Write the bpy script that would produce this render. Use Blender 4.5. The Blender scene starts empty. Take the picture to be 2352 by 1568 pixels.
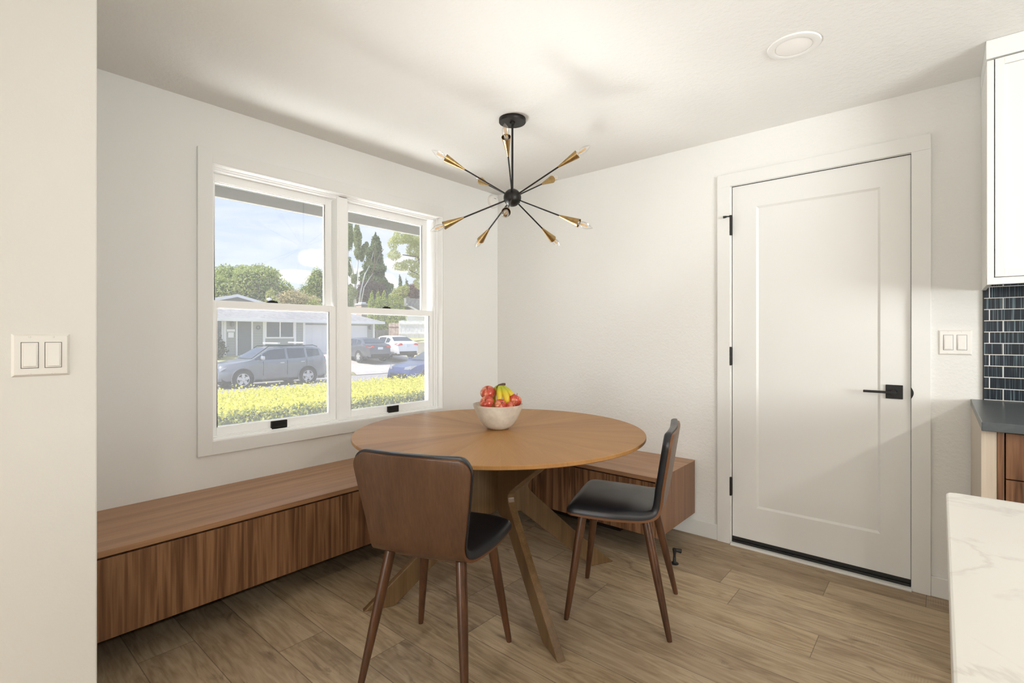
import bpy, bmesh, math, random
import numpy as np
from mathutils import Vector, Matrix
D = bpy.data; SC = bpy.context.scene; COL = SC.collection
PI = math.pi
R = math.radians
random.seed(7); RNG = np.random.default_rng(7)

# ------------------------------------------------------------------ camera
cam_d = D.cameras.new('camera'); cam = D.objects.new('camera', cam_d); COL.objects.link(cam)
cam.location = (2.739, -3.014, 1.197)
cam.rotation_euler = (R(90), 0, R(40.598))
cam_d.sensor_width = 36.0; cam_d.lens = 36.0 * 1148.08 / 2352.0
cam_d.shift_y = -13.2 / 2352.0
cam_d.clip_start = 0.02; cam_d.clip_end = 400
SC.camera = cam

# ------------------------------------------------------------------ node helper
class NT:
    def __init__(s, name):
        s.m = D.materials.new(name); s.m.use_nodes = True
        s.t = s.m.node_tree; s.t.nodes.clear()
        s.out = s.t.nodes.new('ShaderNodeOutputMaterial')
    def n(s, typ, **kw):
        nd = s.t.nodes.new('ShaderNode' + typ)
        for k, v in kw.items():
            if k.startswith('_'): setattr(nd, k[1:], v)
            else:
                key = int(k[1:]) if k[0] == 'i' and k[1:].isdigit() else k.replace('__', ' ')
                s.put(nd.inputs[key], v)
        return nd
    def put(s, sock, v):
        if isinstance(v, bpy.types.NodeSocket): s.t.links.new(v, sock)
        elif isinstance(v, bpy.types.Node): s.t.links.new(v.outputs[0], sock)
        else:
            if hasattr(sock.default_value, '__len__') and not hasattr(v, '__len__'): v = [v] * len(sock.default_value)
            if hasattr(v, '__len__') and len(sock.default_value) == 4 and len(v) == 3: v = (*v, 1)
            sock.default_value = v
    def math(s, op, a, b=0.0, c=0.0, clamp=False):
        nd = s.n('Math', _operation=op, i0=a, i1=b, i2=c); nd.use_clamp = clamp
        return nd.outputs[0]
    def mix(s, fac, a, b, mode='MIX'):
        nd = s.t.nodes.new('ShaderNodeMix'); nd.data_type = 'RGBA'; nd.blend_type = mode
        s.put(nd.inputs[0], fac); s.put(nd.inputs[6], a); s.put(nd.inputs[7], b)
        return nd.outputs[2]
    def ramp(s, fac, stops, interp='LINEAR'):
        nd = s.t.nodes.new('ShaderNodeValToRGB'); s.put(nd.inputs[0], fac)
        cr = nd.color_ramp; cr.interpolation = interp
        while len(cr.elements) > 1: cr.elements.remove(cr.elements[-1])
        for i, (p, c) in enumerate(stops):
            e = cr.elements[0] if i == 0 else cr.elements.new(p)
            e.position = p; e.color = (*c, 1) if len(c) == 3 else c
        return nd.outputs[0]
    def obj(s):
        return s.n('TexCoord').outputs['Object']
    def xyz(s, v):
        nd = s.n('SeparateXYZ', i0=v); return nd.outputs[0], nd.outputs[1], nd.outputs[2]
    def vec(s, x, y, z):
        return s.n('CombineXYZ', i0=x, i1=y, i2=z).outputs[0]
    def noise(s, v, scale=5, detail=3, rough=.5, dist=0.0):
        return s.n('TexNoise', Vector=v, Scale=scale, Detail=detail, Roughness=rough, Distortion=dist).outputs[0]
    def bump(s, h, strength=.2, dist=.001):
        return s.n('Bump', Height=h, Strength=strength, Distance=dist).outputs[0]
    def bsdf(s, color, rough=.5, metal=0.0, spec=.5, normal=None, coat=0.0, sheen=0.0):
        p = s.n('BsdfPrincipled'); s.put(p.inputs['Base Color'], color); s.put(p.inputs['Roughness'], rough)
        s.put(p.inputs['Metallic'], metal); s.put(p.inputs['Specular IOR Level'], spec)
        if coat: s.put(p.inputs['Coat Weight'], coat); s.put(p.inputs['Coat Roughness'], .1)
        if normal is not None: s.put(p.inputs['Normal'], normal)
        s.t.links.new(p.outputs[0], s.out.inputs[0]); return p

# ------------------------------------------------------------------ world
W = D.worlds.new('sky'); SC.world = W; W.use_nodes = True
wt = W.node_tree; wt.nodes.clear()
class NW(NT):
    def __init__(s): s.t = wt; s.out = wt.nodes.new('ShaderNodeOutputWorld')
w = NW()
wd = w.n('TexCoord').outputs['Generated']
wx, wy, wz = w.xyz(wd)
grad = w.ramp(wz, [(0.0, (.86, .92, 1.0)), (.12, (.70, .81, 1.0)), (.35, (.50, .66, 1.0)), (1, (.30, .48, .9))])
cn = w.noise(w.vec(wx, wy, w.math('MULTIPLY', wz, 2.2)), 5.5, 7, .55, .3)
cl = w.ramp(cn, [(.50, (0, 0, 0)), (.60, (1, 1, 1))])
hz = w.n('MapRange', i0=wz, i1=.0, i2=.30, i3=1.0, i4=.25).outputs[0]
thin = w.noise(w.vec(wx, wy, w.math('MULTIPLY', wz, 6.0)), 3.0, 6, .6, 1.0)
def cumulus(dx, dy, dz, wide, high):
    vx = w.math('SUBTRACT', wx, dx); vy = w.math('SUBTRACT', wy, dy); vz = w.math('SUBTRACT', wz, dz)
    hh = w.math('DIVIDE', w.math('ADD', w.math('MULTIPLY', vx, vx), w.math('MULTIPLY', vy, vy)), wide * wide)
    r2 = w.math('ADD', hh, w.math('DIVIDE', w.math('MULTIPLY', vz, vz), high * high))
    nn = w.math('MULTIPLY', w.math('SUBTRACT', w.noise(wd, 16, 6, .6), .5), 2.2)
    return w.n('MapRange', i0=w.math('ADD', r2, nn), i1=1.25, i2=.75, i3=0.0, i4=1.0).outputs[0]
cum = w.math('MAXIMUM', w.math('MAXIMUM', cumulus(-.872, .468, .142, .034, .020), cumulus(-.888, .446, .108, .055, .013)), w.math('MAXIMUM', cumulus(-.795, .595, .14, .03, .02), cumulus(-.835, .54, .105, .07, .022)))
cl = w.math('MAXIMUM', w.math('MULTIPLY', cl, .25), cum)
hz = 1.0
cfac = w.math('MAXIMUM', w.math('MULTIPLY', cl, hz), w.math('MULTIPLY', w.ramp(thin, [(.42, (0, 0, 0)), (.75, (1, 1, 1))]), .5))
skyc = w.mix(cfac, grad, (1.10, 1.09, 1.07))
bg = w.n('Background', Color=skyc, Strength=.665)
wt.links.new(bg.outputs[0], w.out.inputs[0])

# ------------------------------------------------------------------ sun and room light
def light(name, kind, loc, energy, color=(1, 1, 1), rot=(0, 0, 0), size=1.0, size_y=None, shape='RECTANGLE', spread=PI):
    l = D.lights.new(name, kind); l.energy = energy; l.color = color
    if kind == 'AREA':
        l.shape = shape; l.size = size
        if size_y: l.size_y = size_y
        l.spread = spread
    o = D.objects.new(name, l); o.location = loc; o.rotation_euler = rot; COL.objects.link(o); return o
sun = light('sun', 'SUN', (0, 0, 20), 3.0, (1, .95, .86))
sun.data.angle = R(.6)
sun.rotation_euler = Vector((-.10, -.62, .80)).to_track_quat('Z', 'Y').to_euler()
# added fill lamp behind the viewer, kitchen window to the right, kitchen downlights
DAY = (.95, .98, 1.0)
def aim(v): return Vector(v).to_track_quat('-Z', 'Y').to_euler()
light('rear_fill_lamp', 'AREA', (2.7, -10.9, 1.25), 95, DAY, (R(97), 0, 0), 2.6, 2.1)
light('kitchen_window_daylight', 'AREA', (5.85, -2.0, 1.45), 29, DAY, aim((-5.9, 2.9, 1.2)), 2.2, 1.1, spread=R(84))
for q, (lx, ly) in enumerate(((4.7, -2.5), (4.7, -4.3), (2.3, -5.2), (4.7, -6.1))):
    light('kitchen_downlight', 'AREA', (lx, ly, 2.325), 21, (1, .95, .88), (0, 0, 0), .16, None, 'DISK')
light('hedge_fill_lamp', 'AREA', (-1.85, -1.5, -.08), 26, (.97, .985, 1.0), aim((1, .15, .42)), 4.0, .4, spread=R(95))  # added lamp below the sill, standing in for light off the hedge
light('yard_fill_lamp', 'AREA', (-1.15, -1.3, -.37), 210, (.97, .985, .985), aim((1, .10, 1.15)), 4.0, 1.3, spread=R(100))  # added uplight low in the yard, brightens the ceiling through the window
VS = SC.view_settings
VS.view_transform = 'Standard'; VS.look = 'None'; VS.exposure = 0.60; VS.gamma = 1.0; VS.use_curve_mapping = False
SC.cycles.max_bounces = 8; SC.cycles.diffuse_bounces = 5; SC.cycles.transparent_max_bounces = 16
SC.cycles.use_denoising = True

# ------------------------------------------------------------------ mesh helper
class MB:
    def __init__(s): s.v = []; s.f = []
    def add(s, vs, fs):
        o = len(s.v); s.v += [tuple(map(float, p)) for p in vs]; s.f += [tuple(i + o for i in f) for f in fs]; return s
    def box(s, x0, x1, y0, y1, z0, z1):
        return s.add([(x0, y0, z0), (x1, y0, z0), (x1, y1, z0), (x0, y1, z0), (x0, y0, z1), (x1, y0, z1), (x1, y1, z1), (x0, y1, z1)],
                     [(0, 3, 2, 1), (4, 5, 6, 7), (0, 1, 5, 4), (1, 2, 6, 5), (2, 3, 7, 6), (3, 0, 4, 7)])
    def prism(s, pts, vec):
        n = len(pts); vec = Vector(vec); a = [Vector(p) for p in pts]; b = [p + vec for p in a]
        return s.add(a + b, [tuple(range(n - 1, -1, -1)), tuple(range(n, 2 * n))] + [(i, (i + 1) % n, n + (i + 1) % n, n + i) for i in range(n)])
    def tube(s, pts, rads, seg=12, cap=True, squash=None):
        pts = [Vector(p) for p in pts]
        if not hasattr(rads, '__len__'): rads = [rads] * len(pts)
        rings = []; up = None
        for i, p in enumerate(pts):
            d = (pts[min(i + 1, len(pts) - 1)] - pts[max(i - 1, 0)]).normalized()
            if up is None:
                up = Vector((0, 0, 1)) if abs(d.z) < .9 else Vector((1, 0, 0))
            a = d.cross(up).normalized(); b = a.cross(d).normalized(); up = b
            rings.append([p + (a * math.cos(t) + b * math.sin(t) * (squash or 1)) * rads[i] for t in [2 * PI * k / seg for k in range(seg)]])
        vs = [q for r_ in rings for q in r_]; fs = []
        for i in range(len(pts) - 1):
            for k in range(seg):
                a, b = i * seg + k, i * seg + (k + 1) % seg
                fs.append((a, b, b + seg, a + seg))
        if cap: fs += [tuple(range(seg - 1, -1, -1)), tuple(range((len(pts) - 1) * seg, len(pts) * seg))]
        return s.add(vs, fs)
    def lathe(s, prof, seg=32, origin=(0, 0, 0), axis=(0, 0, 1), closed=False):
        ax = Vector(axis).normalized(); q = Vector((0, 0, 1)).rotation_difference(ax); o = Vector(origin)
        vs = [o + q @ Vector((r * math.cos(2 * PI * k / seg), r * math.sin(2 * PI * k / seg), z)) for r, z in prof for k in range(seg)]
        fs = []
        n = len(prof)
        for i in range(n - 1 + (1 if closed else 0)):
            j = (i + 1) % n
            for k in range(seg):
                a, b = i * seg + k, i * seg + (k + 1) % seg; c, d = j * seg + (k + 1) % seg, j * seg + k
                fs.append((a, b, c, d))
        if not closed:
            if prof[0][0] > 1e-6: fs.append(tuple(range(seg - 1, -1, -1)))
            if prof[-1][0] > 1e-6: fs.append(tuple(range((n - 1) * seg, n * seg)))
        return s.add(vs, fs)
    def grid(s, P, closed_u=False):
        nu, nv = len(P), len(P[0]); vs = [p for row in P for p in row]; fs = []
        for i in range(nu - 1):
            for j in range(nv - 1): fs.append((i * nv + j, (i + 1) * nv + j, (i + 1) * nv + j + 1, i * nv + j + 1))
        return s.add(vs, fs)
    def ring(s, y0, y1, z0, z1, l, r_, b, t, x0, x1):   # rectangular frame in the yz plane, l/r/b/t widths
        s.box(x0, x1, y0, y0 + l, z0, z1); s.box(x0, x1, y1 - r_, y1, z0, z1)
        s.box(x0, x1, y0 + l, y1 - r_, z0, z0 + b); s.box(x0, x1, y0 + l, y1 - r_, z1 - t, z1); return s

def link(name, me, mat, parent=None, smooth=False, bevel=0, kind=None, loc=None, rot=None, weld=False):
    me.name = name
    if mat: me.materials.append(mat)
    o = D.objects.new(name, me); COL.objects.link(o)
    if parent: o.parent = parent
    if loc: o.location = loc
    if rot: o.rotation_euler = rot
    if kind: o['kind'] = kind
    if smooth:
        for p in me.polygons: p.use_smooth = True
    if bevel:
        b = o.modifiers.new('bevel', 'BEVEL'); b.width = bevel; b.segments = 2; b.limit_method = 'ANGLE'; b.angle_limit = R(35)
    return o
def obj(name, mb, mat, parent=None, smooth=False, bevel=0, kind=None, loc=None, rot=None, auto=None):
    me = D.meshes.new(name); me.from_pydata(mb.v, [], mb.f)
    bm = bmesh.new(); bm.from_mesh(me); bmesh.ops.remove_doubles(bm, verts=bm.verts, dist=1e-6)
    bmesh.ops.recalc_face_normals(bm, faces=bm.faces)
    if auto:
        for e in bm.edges:
            if len(e.link_faces) == 2 and e.calc_face_angle(0) > R(auto): e.smooth = False
        smooth = True
    bm.to_mesh(me); bm.free()
    return link(name, me, mat, parent, smooth, bevel, kind, loc, rot)
def tag(o, label, cat, group=None, kind=None):
    o['label'] = label; o['category'] = cat
    if group: o['group'] = group
    if kind: o['kind'] = kind
    return o
def thing(name, label, cat, loc=(0, 0, 0), rz=0, group=None):
    o = D.objects.new(name, None); COL.objects.link(o); o.location = loc; o.rotation_euler = (0, 0, rz)
    o.empty_display_size = .1
    return tag(o, label, cat, group)
def struct(name, mb, mat, **k): return obj(name, mb, mat, kind='structure', **k)
def copy_tree(o, parent=None):
    c = o.copy(); COL.objects.link(c)
    if parent: c.parent = parent
    for ch in [x for x in D.objects if x.parent == o]: copy_tree(ch, c)
    return c

# ------------------------------------------------------------------ materials
def simple(name, c, rough=.5, metal=0, spec=.5, coat=0, bump=None):
    t = NT(name); nrm = None
    if bump: nrm = t.bump(t.noise(t.obj(), bump[0], 3, .6), bump[1], bump[2])
    t.bsdf(c, rough, metal, spec, nrm, coat); return t.m
def paint(name, c, scale=130, st=.35, rough=.75, amp=.0012):
    t = NT(name); o = t.obj()
    h = t.math('ADD', t.noise(o, scale, 3, .55), t.math('MULTIPLY', t.noise(o, scale * .35, 2, .5), .8))
    t.bsdf(c, rough, 0, .25, t.bump(h, st, amp)); return t.m
M = {}
M['wall'] = paint('wall_paint', (.806, .800, .768))
M['wall_rough'] = paint('textured_wall_paint', (.806, .800, .768), 72, .85, .70, .0026)
M['ceiling'] = paint('ceiling_paint', (.806, .800, .768), 60, .8, .85, .003)
M['trim'] = simple('white_trim_paint', (.795, .79, .76), .40, 0, .35)
M['vinyl'] = simple('white_window_vinyl', (.93, .925, .905), .35, 0, .4)
M['dark_metal'] = simple('black_iron', (.022, .020, .018), .42, .6, .5)
M['black_matte'] = simple('black_matte_metal', (.018, .017, .016), .5, .3, .4)
M['black_rubber'] = simple('black_rubber', (.012, .011, .010), .6)
M['dark_void'] = simple('dark_recess', (.02, .015, .012), .9, 0, .1)
M['plastic'] = simple('white_switch_plastic', (.80, .78, .73), .3, 0, .45)
M['gap'] = simple('shadow_gap', (.05, .045, .04), .8)

def brass():
    t = NT('brushed_brass'); n = t.noise(t.obj(), 60, 2, .5)
    t.bsdf(t.ramp(n, [(.3, (.36, .235, .095)), (.7, (.47, .32, .14))]), .36, 1.0, .5); return t.m
M['brass'] = brass()

def wood(name, cols, axis='z', across=9.0, along=.55, contour=7.0, rough=.42, fine=160, coat=0, bump=.08, seed=0.0, spec=.45, strength=1.0):
    """cols dark, mid, light; the grain runs along the axis"""
    t = NT(name); x, y, z = t.xyz(t.obj())
    ax = {'x': (x, y, z), 'y': (y, x, z), 'z': (z, x, y)}[axis]
    a, b, c = ax
    v = t.vec(t.math('MULTIPLY', b, across), t.math('MULTIPLY', c, across), t.math('ADD', t.math('MULTIPLY', a, along), seed))
    n1 = t.noise(v, 1.0, 3, .45, .25)
    rings = t.math('PINGPONG', t.math('MULTIPLY', n1, contour), .5)
    rings = t.math('MULTIPLY', rings, 2.0)
    vf = t.vec(t.math('MULTIPLY', b, fine), t.math('MULTIPLY', c, fine), t.math('MULTIPLY', a, 5.0))
    n2 = t.noise(vf, 1.0, 3, .6)
    vm = t.vec(t.math('MULTIPLY', b, across * 3.2), t.math('MULTIPLY', c, across * 3.2), t.math('MULTIPLY', a, .9))
    n3 = t.noise(vm, 1.0, 3, .5)
    f = t.math('ADD', t.math('ADD', t.math('MULTIPLY', rings, .42 * strength), t.math('MULTIPLY', n2, .50)), t.math('MULTIPLY', n3, .50))
    f = t.math('SUBTRACT', f, .225)
    col = t.ramp(f, [(.12, cols[0]), (.45, cols[1]), (.80, cols[2])])
    t.bsdf(col, rough, 0, spec, t.bump(n2, bump, .0006), coat); return t.m
M['walnut_v'] = wood('walnut_vertical_grain', ((.07, .030, .014), (.20, .094, .042), (.34, .178, .088)), 'z', 21, .9, 5)
M['walnut_y'] = wood('walnut_lengthwise_grain_window_side', ((.26, .130, .062), (.40, .215, .112), (.52, .31, .175)), 'y', 9, .35, 3, strength=.5, rough=.38)
M['walnut_x'] = wood('walnut_lengthwise_grain_door_side', ((.26, .130, .062), (.40, .215, .112), (.52, .31, .175)), 'x', 9, .35, 3, strength=.5, rough=.38)
M['walnut_end'] = wood('walnut_end_panel', ((.15, .070, .034), (.26, .135, .070), (.36, .20, .115)), 'z', 16, .3, 3, strength=.3)
M['chair_wood'] = wood('chair_walnut_plywood', ((.060, .027, .013), (.110, .053, .026), (.165, .087, .046)), 'z', 7, .25, 3, strength=.35, rough=.38, seed=2.3, coat=.15)
M['chair_edge'] = simple('chair_plywood_edge', (.16, .068, .028), .4, 0, .45)
M['leg_wood'] = wood('chair_leg_wood', ((.034, .013, .006), (.085, .034, .014), (.165, .066, .026)), 'z', 14, .9, 3, strength=.5, rough=.28, coat=.4)
M['table_leg'] = wood('table_leg_wood', ((.115, .064, .025), (.20, .118, .052), (.29, .182, .090)), 'z', 12, .9, 2, strength=.3, rough=.32, coat=.2)
M['kitchen_walnut'] = wood('kitchen_walnut', ((.045, .018, .009), (.14, .064, .030), (.23, .115, .058)), 'z', 16, 1.0, 7, seed=5.1)

def tabletop_mat(N=18):
    t = NT('radial_matched_veneer'); x, y, z = t.xyz(t.obj())
    a = t.math('ADD', t.math('ARCTAN2', y, x), PI + .13)
    sec = t.math('FLOOR', t.math('MULTIPLY', a, N / (2 * PI)))
    ca = t.math('SUBTRACT', t.math('MULTIPLY', t.math('ADD', sec, .5), 2 * PI / N), PI + .13)
    c, s_ = t.math('COSINE', ca), t.math('SINE', ca)
    u = t.math('ADD', t.math('MULTIPLY', x, c), t.math('MULTIPLY', y, s_))
    v = t.math('SUBTRACT', t.math('MULTIPLY', y, c), t.math('MULTIPLY', x, s_))
    n1 = t.noise(t.vec(t.math('MULTIPLY', u, 1.8), t.math('MULTIPLY', v, 15), t.math('MULTIPLY', sec, 3.7)), 1, 3, .55, .3)
    n2 = t.noise(t.vec(t.math('MULTIPLY', u, 7), t.math('MULTIPLY', v, 260), sec), 1, 2, .6)
    rnd = t.n('TexWhiteNoise', _noise_dimensions='1D', W=sec).outputs[0]
    f = t.math('ADD', t.math('ADD', t.math('MULTIPLY', n1, .42), t.math('MULTIPLY', n2, .28)), t.math('ADD', .06, t.math('MULTIPLY', rnd, .20)))
    col = t.ramp(f, [(.20, (.26, .120, .036)), (.50, (.395, .198, .066)), (.80, (.49, .268, .098))])
    d = t.math('ABSOLUTE', t.math('SUBTRACT', t.math('FRACT', t.math('MULTIPLY', a, N / (2 * PI))), .5))
    rr = t.math('SQRT', t.math('ADD', t.math('MULTIPLY', x, x), t.math('MULTIPLY', y, y)))
    seam = t.math('MULTIPLY', t.math('SUBTRACT', .5, d), rr)
    col = t.mix(t.math('MULTIPLY', t.math('LESS_THAN', seam, .0008), .35), col, (.15, .075, .032))
    t.bsdf(col, .42, 0, .28, t.bump(n2, .05, .0004)); return t.m
M['tabletop'] = tabletop_mat()

def floor_mat():
    t = NT('oak_plank_floor'); x, y, z = t.xyz(t.obj())
    PW, PL = .182, 1.22
    ry = t.math('DIVIDE', t.math('ADD', y, 1.971 + PW * 60), PW)
    row = t.math('FLOOR', ry); fy = t.math('FRACT', ry)
    off = t.math('MULTIPLY', t.n('TexWhiteNoise', _noise_dimensions='1D', W=row).outputs[0], PL)
    rx = t.math('DIVIDE', t.math('ADD', t.math('ADD', x, off), PL * 20), PL)
    cx = t.math('FLOOR', rx); fx = t.math('FRACT', rx)
    pid = t.math('ADD', t.math('MULTIPLY', row, 7.13), t.math('MULTIPLY', cx, 3.71))
    rnd = t.n('TexWhiteNoise', _noise_dimensions='1D', W=pid).outputs[0]
    zz = t.math('MULTIPLY', rnd, 37.0)
    n1 = t.noise(t.vec(t.math('MULTIPLY', x, 2.0), t.math('MULTIPLY', y, 13), zz), 1, 4, .55, .5)
    ring = t.math('MULTIPLY', t.math('PINGPONG', t.math('MULTIPLY', n1, 6.5), .5), 2)
    n2 = t.noise(t.vec(t.math('MULTIPLY', x, 7), t.math('MULTIPLY', y, 150), zz), 1, 3, .6)
    n3 = t.noise(t.vec(t.math('MULTIPLY', x, 1.5), t.math('MULTIPLY', y, 5), zz), 1, 3, .5)
    n4 = t.noise(t.vec(t.math('MULTIPLY', x, 5), t.math('MULTIPLY', y, 48), zz), 1, 4, .6, .3)
    f = t.math('ADD', t.math('ADD', t.math('MULTIPLY', ring, .13), t.math('MULTIPLY', n2, .22)), t.math('ADD', t.math('MULTIPLY', n3, .42), t.math('MULTIPLY', n4, .30)))
    col = t.ramp(f, [(.30, (.185, .128, .077)), (.50, (.385, .288, .184)), (.72, (.55, .440, .300))])
    col = t.mix(.75, col, t.ramp(rnd, [(0, (.80, .76, .74)), (.5, (1.0, 1.0, 1.0)), (1, (1.20, 1.19, 1.14))]), 'MULTIPLY')
    knots = t.noise(t.vec(t.math('MULTIPLY', x, 4.5), t.math('MULTIPLY', y, 13), zz), 1, 4, .62, 1.2)
    kf = t.ramp(knots, [(.60, (0, 0, 0)), (.74, (1, 1, 1))])
    col = t.mix(t.math('MULTIPLY', kf, .65), col, (.085, .055, .032))
    # saw marks across some planks
    sx = t.math('FRACT', t.math('MULTIPLY', t.math('ADD', x, t.math('MULTIPLY', n3, .01)), 115))
    saw = t.math('LESS_THAN', sx, .28)
    patch = t.ramp(t.noise(t.vec(t.math('MULTIPLY', x, 1.8), t.math('MULTIPLY', y, 7), t.math('ADD', zz, 9.0)), 1, 2, .5), [(.55, (0, 0, 0)), (.68, (1, 1, 1))])
    saw = t.math('MULTIPLY', saw, t.math('MULTIPLY', patch, .34))
    col = t.mix(saw, col, (.50, .42, .31))
    e1 = t.math('LESS_THAN', t.math('MINIMUM', fy, t.math('SUBTRACT', 1, fy)), .0085)
    e2 = t.math('LESS_THAN', t.math('MINIMUM', fx, t.math('SUBTRACT', 1, fx)), .0012)
    seam = t.math('MAXIMUM', e1, e2)
    col = t.mix(t.math('MULTIPLY', seam, .62), col, (.07, .05, .035))
    hgt = t.math('SUBTRACT', t.math('ADD', t.math('MULTIPLY', n2, .4), t.math('MULTIPLY', saw, 1.0)), seam)
    rg = t.n('MapRange', i0=n2, i3=.40, i4=.56).outputs[0]
    t.bsdf(col, rg, 0, .38, t.bump(hgt, .25, .0008)); return t.m
M['floor'] = floor_mat()

def leather():
    t = NT('black_leather'); o = t.obj()
    v = t.n('TexVoronoi', Vector=o, Scale=420).outputs[0]
    t.bsdf((.013, .014, .018), t.ramp(t.noise(o, 6, 2, .5), [(.3, (.30,) * 3), (.7, (.40,) * 3)]), 0, .62, t.bump(v, .12, .0004)); return t.m
M['leather'] = leather()

def glass_mat(name, gloss=.05, tint=(1, 1, 1), fk=.8):
    t = NT(name); tr = t.n('BsdfTransparent', Color=tint); gl = t.n('BsdfGlossy', Roughness=.02)
    fr = t.n('Fresnel', IOR=1.45).outputs[0]
    mx = t.n('MixShader', i0=t.math('ADD', t.math('MULTIPLY', fr, fk), gloss, clamp=True), i1=tr, i2=gl)
    t.t.links.new(mx.outputs[0], t.out.inputs[0]); return t.m
M['pane'] = glass_mat('window_glass', 0.0)
M['bulb_glass'] = glass_mat('clear_bulb_glass', .02, fk=.42)
def screen_mat():
    t = NT('insect_screen_veil'); tr = t.n('BsdfTransparent'); df = t.n('BsdfDiffuse', Color=(.93, .93, .93)); tl = t.n('BsdfTranslucent', Color=(.93, .93, .93))
    m1 = t.n('MixShader', i0=.5, i1=df, i2=tl)
    mx = t.n('MixShader', i0=.062, i1=tr, i2=m1); t.t.links.new(mx.outputs[0], t.out.inputs[0]); return t.m  # pale share of the mesh also paints a haze over the view
M['screen'] = screen_mat()
def tile_mat():
    t = NT('ribbed_navy_glazed_tile'); x, y, z = t.xyz(t.obj())
    TH = .0491
    rz = t.math('DIVIDE', t.math('SUBTRACT', z, .9185), TH); row = t.math('FLOOR', rz); fz = t.math('FRACT', rz)
    par = t.math('MODULO', row, 2.0)
    TL = .150
    ox = t.math('ADD', 2.944 - TL * 4, t.math('MULTIPLY', par, -.043))
    rx = t.math('DIVIDE', t.math('SUBTRACT', x, ox), TL); cx = t.math('FLOOR', rx); fx = t.math('FRACT', rx)
    gz = t.math('LESS_THAN', t.math('MINIMUM', fz, t.math('SUBTRACT', 1, fz)), .035)
    gx = t.math('LESS_THAN', t.math('MINIMUM', fx, t.math('SUBTRACT', 1, fx)), .012)
    g = t.math('MAXIMUM', gz, gx)
    rib = t.noise(t.vec(t.math('MULTIPLY', x, 230), t.math('MULTIPLY', z, 2.0), row), 1, 2, .6)
    rnd = t.n('TexWhiteNoise', _noise_dimensions='2D', Vector=t.vec(row, cx, 0)).outputs[0]
    c = t.ramp(rib, [(.45, (.005, .009, .015)), (.54, (.010, .018, .027)), (.66, (.13, .18, .20))])
    c = t.mix(.5, c, t.ramp(rnd, [(0, (.7, .7, .7)), (1, (1.4, 1.4, 1.4))]), 'MULTIPLY')
    c = t.mix(g, c, (.72, .70, .65))
    t.bsdf(c, t.math('ADD', .30, t.math('MULTIPLY', g, .5)), 0, .22, t.bump(t.math('SUBTRACT', rib, t.math('MULTIPLY', g, 2)), .3, .0008)); return t.m
M['tile'] = tile_mat()
def quartz(name, c, c2, c3, rough=.25, scale=2.4):
    t = NT(name); o = t.obj()
    n = t.noise(o, scale, 6, .6, 1.4); v = t.math('ABSOLUTE', t.math('SUBTRACT', n, .5))
    vein = t.ramp(v, [(.0, c2), (.03, c)])
    sp = t.ramp(t.noise(o, scale * 1.7, 4, .5), [(.45, (0, 0, 0)), (.65, (1, 1, 1))])
    t.bsdf(t.mix(t.math('MULTIPLY', sp, .6), vein, c3), rough, 0, .5); return t.m
M['quartz'] = quartz('white_veined_quartz', (.76, .75, .71), (.66, .635, .60), (.76, .73, .69), .30, 3.0)
M['grey_quartz'] = quartz('dark_grey_quartz', (.070, .082, .088), (.085, .096, .10), (.08, .09, .095), .3, 5)
M['maple'] = wood('pale_maple', ((.50, .42, .33), (.58, .50, .40), (.64, .56, .46)), 'z', 14, .4, 2, strength=.3)
def bowl_mat():
    t = NT('speckled_cream_stoneware'); o = t.obj()
    n = t.noise(o, 22, 5, .65); s_ = t.n('TexVoronoi', Vector=o, Scale=260).outputs[0]
    c = t.ramp(n, [(.3, (.56, .50, .42)), (.65, (.72, .67, .58))])
    t.bsdf(c, .38, 0, .45, t.bump(n, .15, .001)); return t.m
M['bowl'] = bowl_mat()
def apple_mat():
    t = NT('red_apple_skin'); x, y, z = t.xyz(t.obj())
    a = t.math('ARCTAN2', y, x)
    n = t.noise(t.vec(t.math('MULTIPLY', t.math('COSINE', a), 1.1), t.math('MULTIPLY', t.math('SINE', a), 1.1), t.math('MULTIPLY', z, 22)), 1, 4, .6)
    st = t.noise(t.vec(t.math('MULTIPLY', t.math('COSINE', a), 9), t.math('MULTIPLY', t.math('SINE', a), 9), t.math('MULTIPLY', z, 20)), 1, 3, .6)
    f = t.math('ADD', t.math('MULTIPLY', n, .78), t.math('MULTIPLY', st, .22))
    c = t.ramp(f, [(.34, (.74, .50, .24)), (.44, (.60, .19, .09)), (.54, (.46, .050, .028)), (.8, (.28, .014, .012))])
    sp = t.n('TexVoronoi', Vector=t.obj(), Scale=150).outputs[0]
    c = t.mix(t.math('MULTIPLY', t.math('LESS_THAN', sp, .13), .5), c, (.8, .55, .35))
    t.bsdf(c, .25, 0, .5, None, .3); return t.m
M['apple'] = apple_mat()
def banana_mat():
    t = NT('banana_peel'); x, y, z = t.xyz(t.obj())
    f = t.math('ADD', t.n('MapRange', i0=z, i1=.055, i2=.10).outputs[0], t.math('MULTIPLY', t.math('SUBTRACT', t.noise(t.obj(), 30, 3, .5), .5), .5))
    c = t.ramp(f, [(.0, (.66, .47, .028)), (.55, (.60, .47, .03)), (1, (.36, .38, .03))])
    t.bsdf(c, .4, 0, .4); return t.m
M['banana'] = banana_mat()
M['stem'] = simple('dry_brown_stem', (.09, .045, .022), .7)

# ================================================================== ROOM
H = 2.34
RX, RY = 6.0, -11.0      # far sides of the kitchen behind the viewer
b = MB(); b.box(0, RX, RY, 0, -.10, 0); struct('floor', b, M['floor'])
b = MB(); b.box(-.16, RX + .12, RY - .12, .14, H, H + .12); struct('ceiling', b, M['ceiling'])
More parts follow.
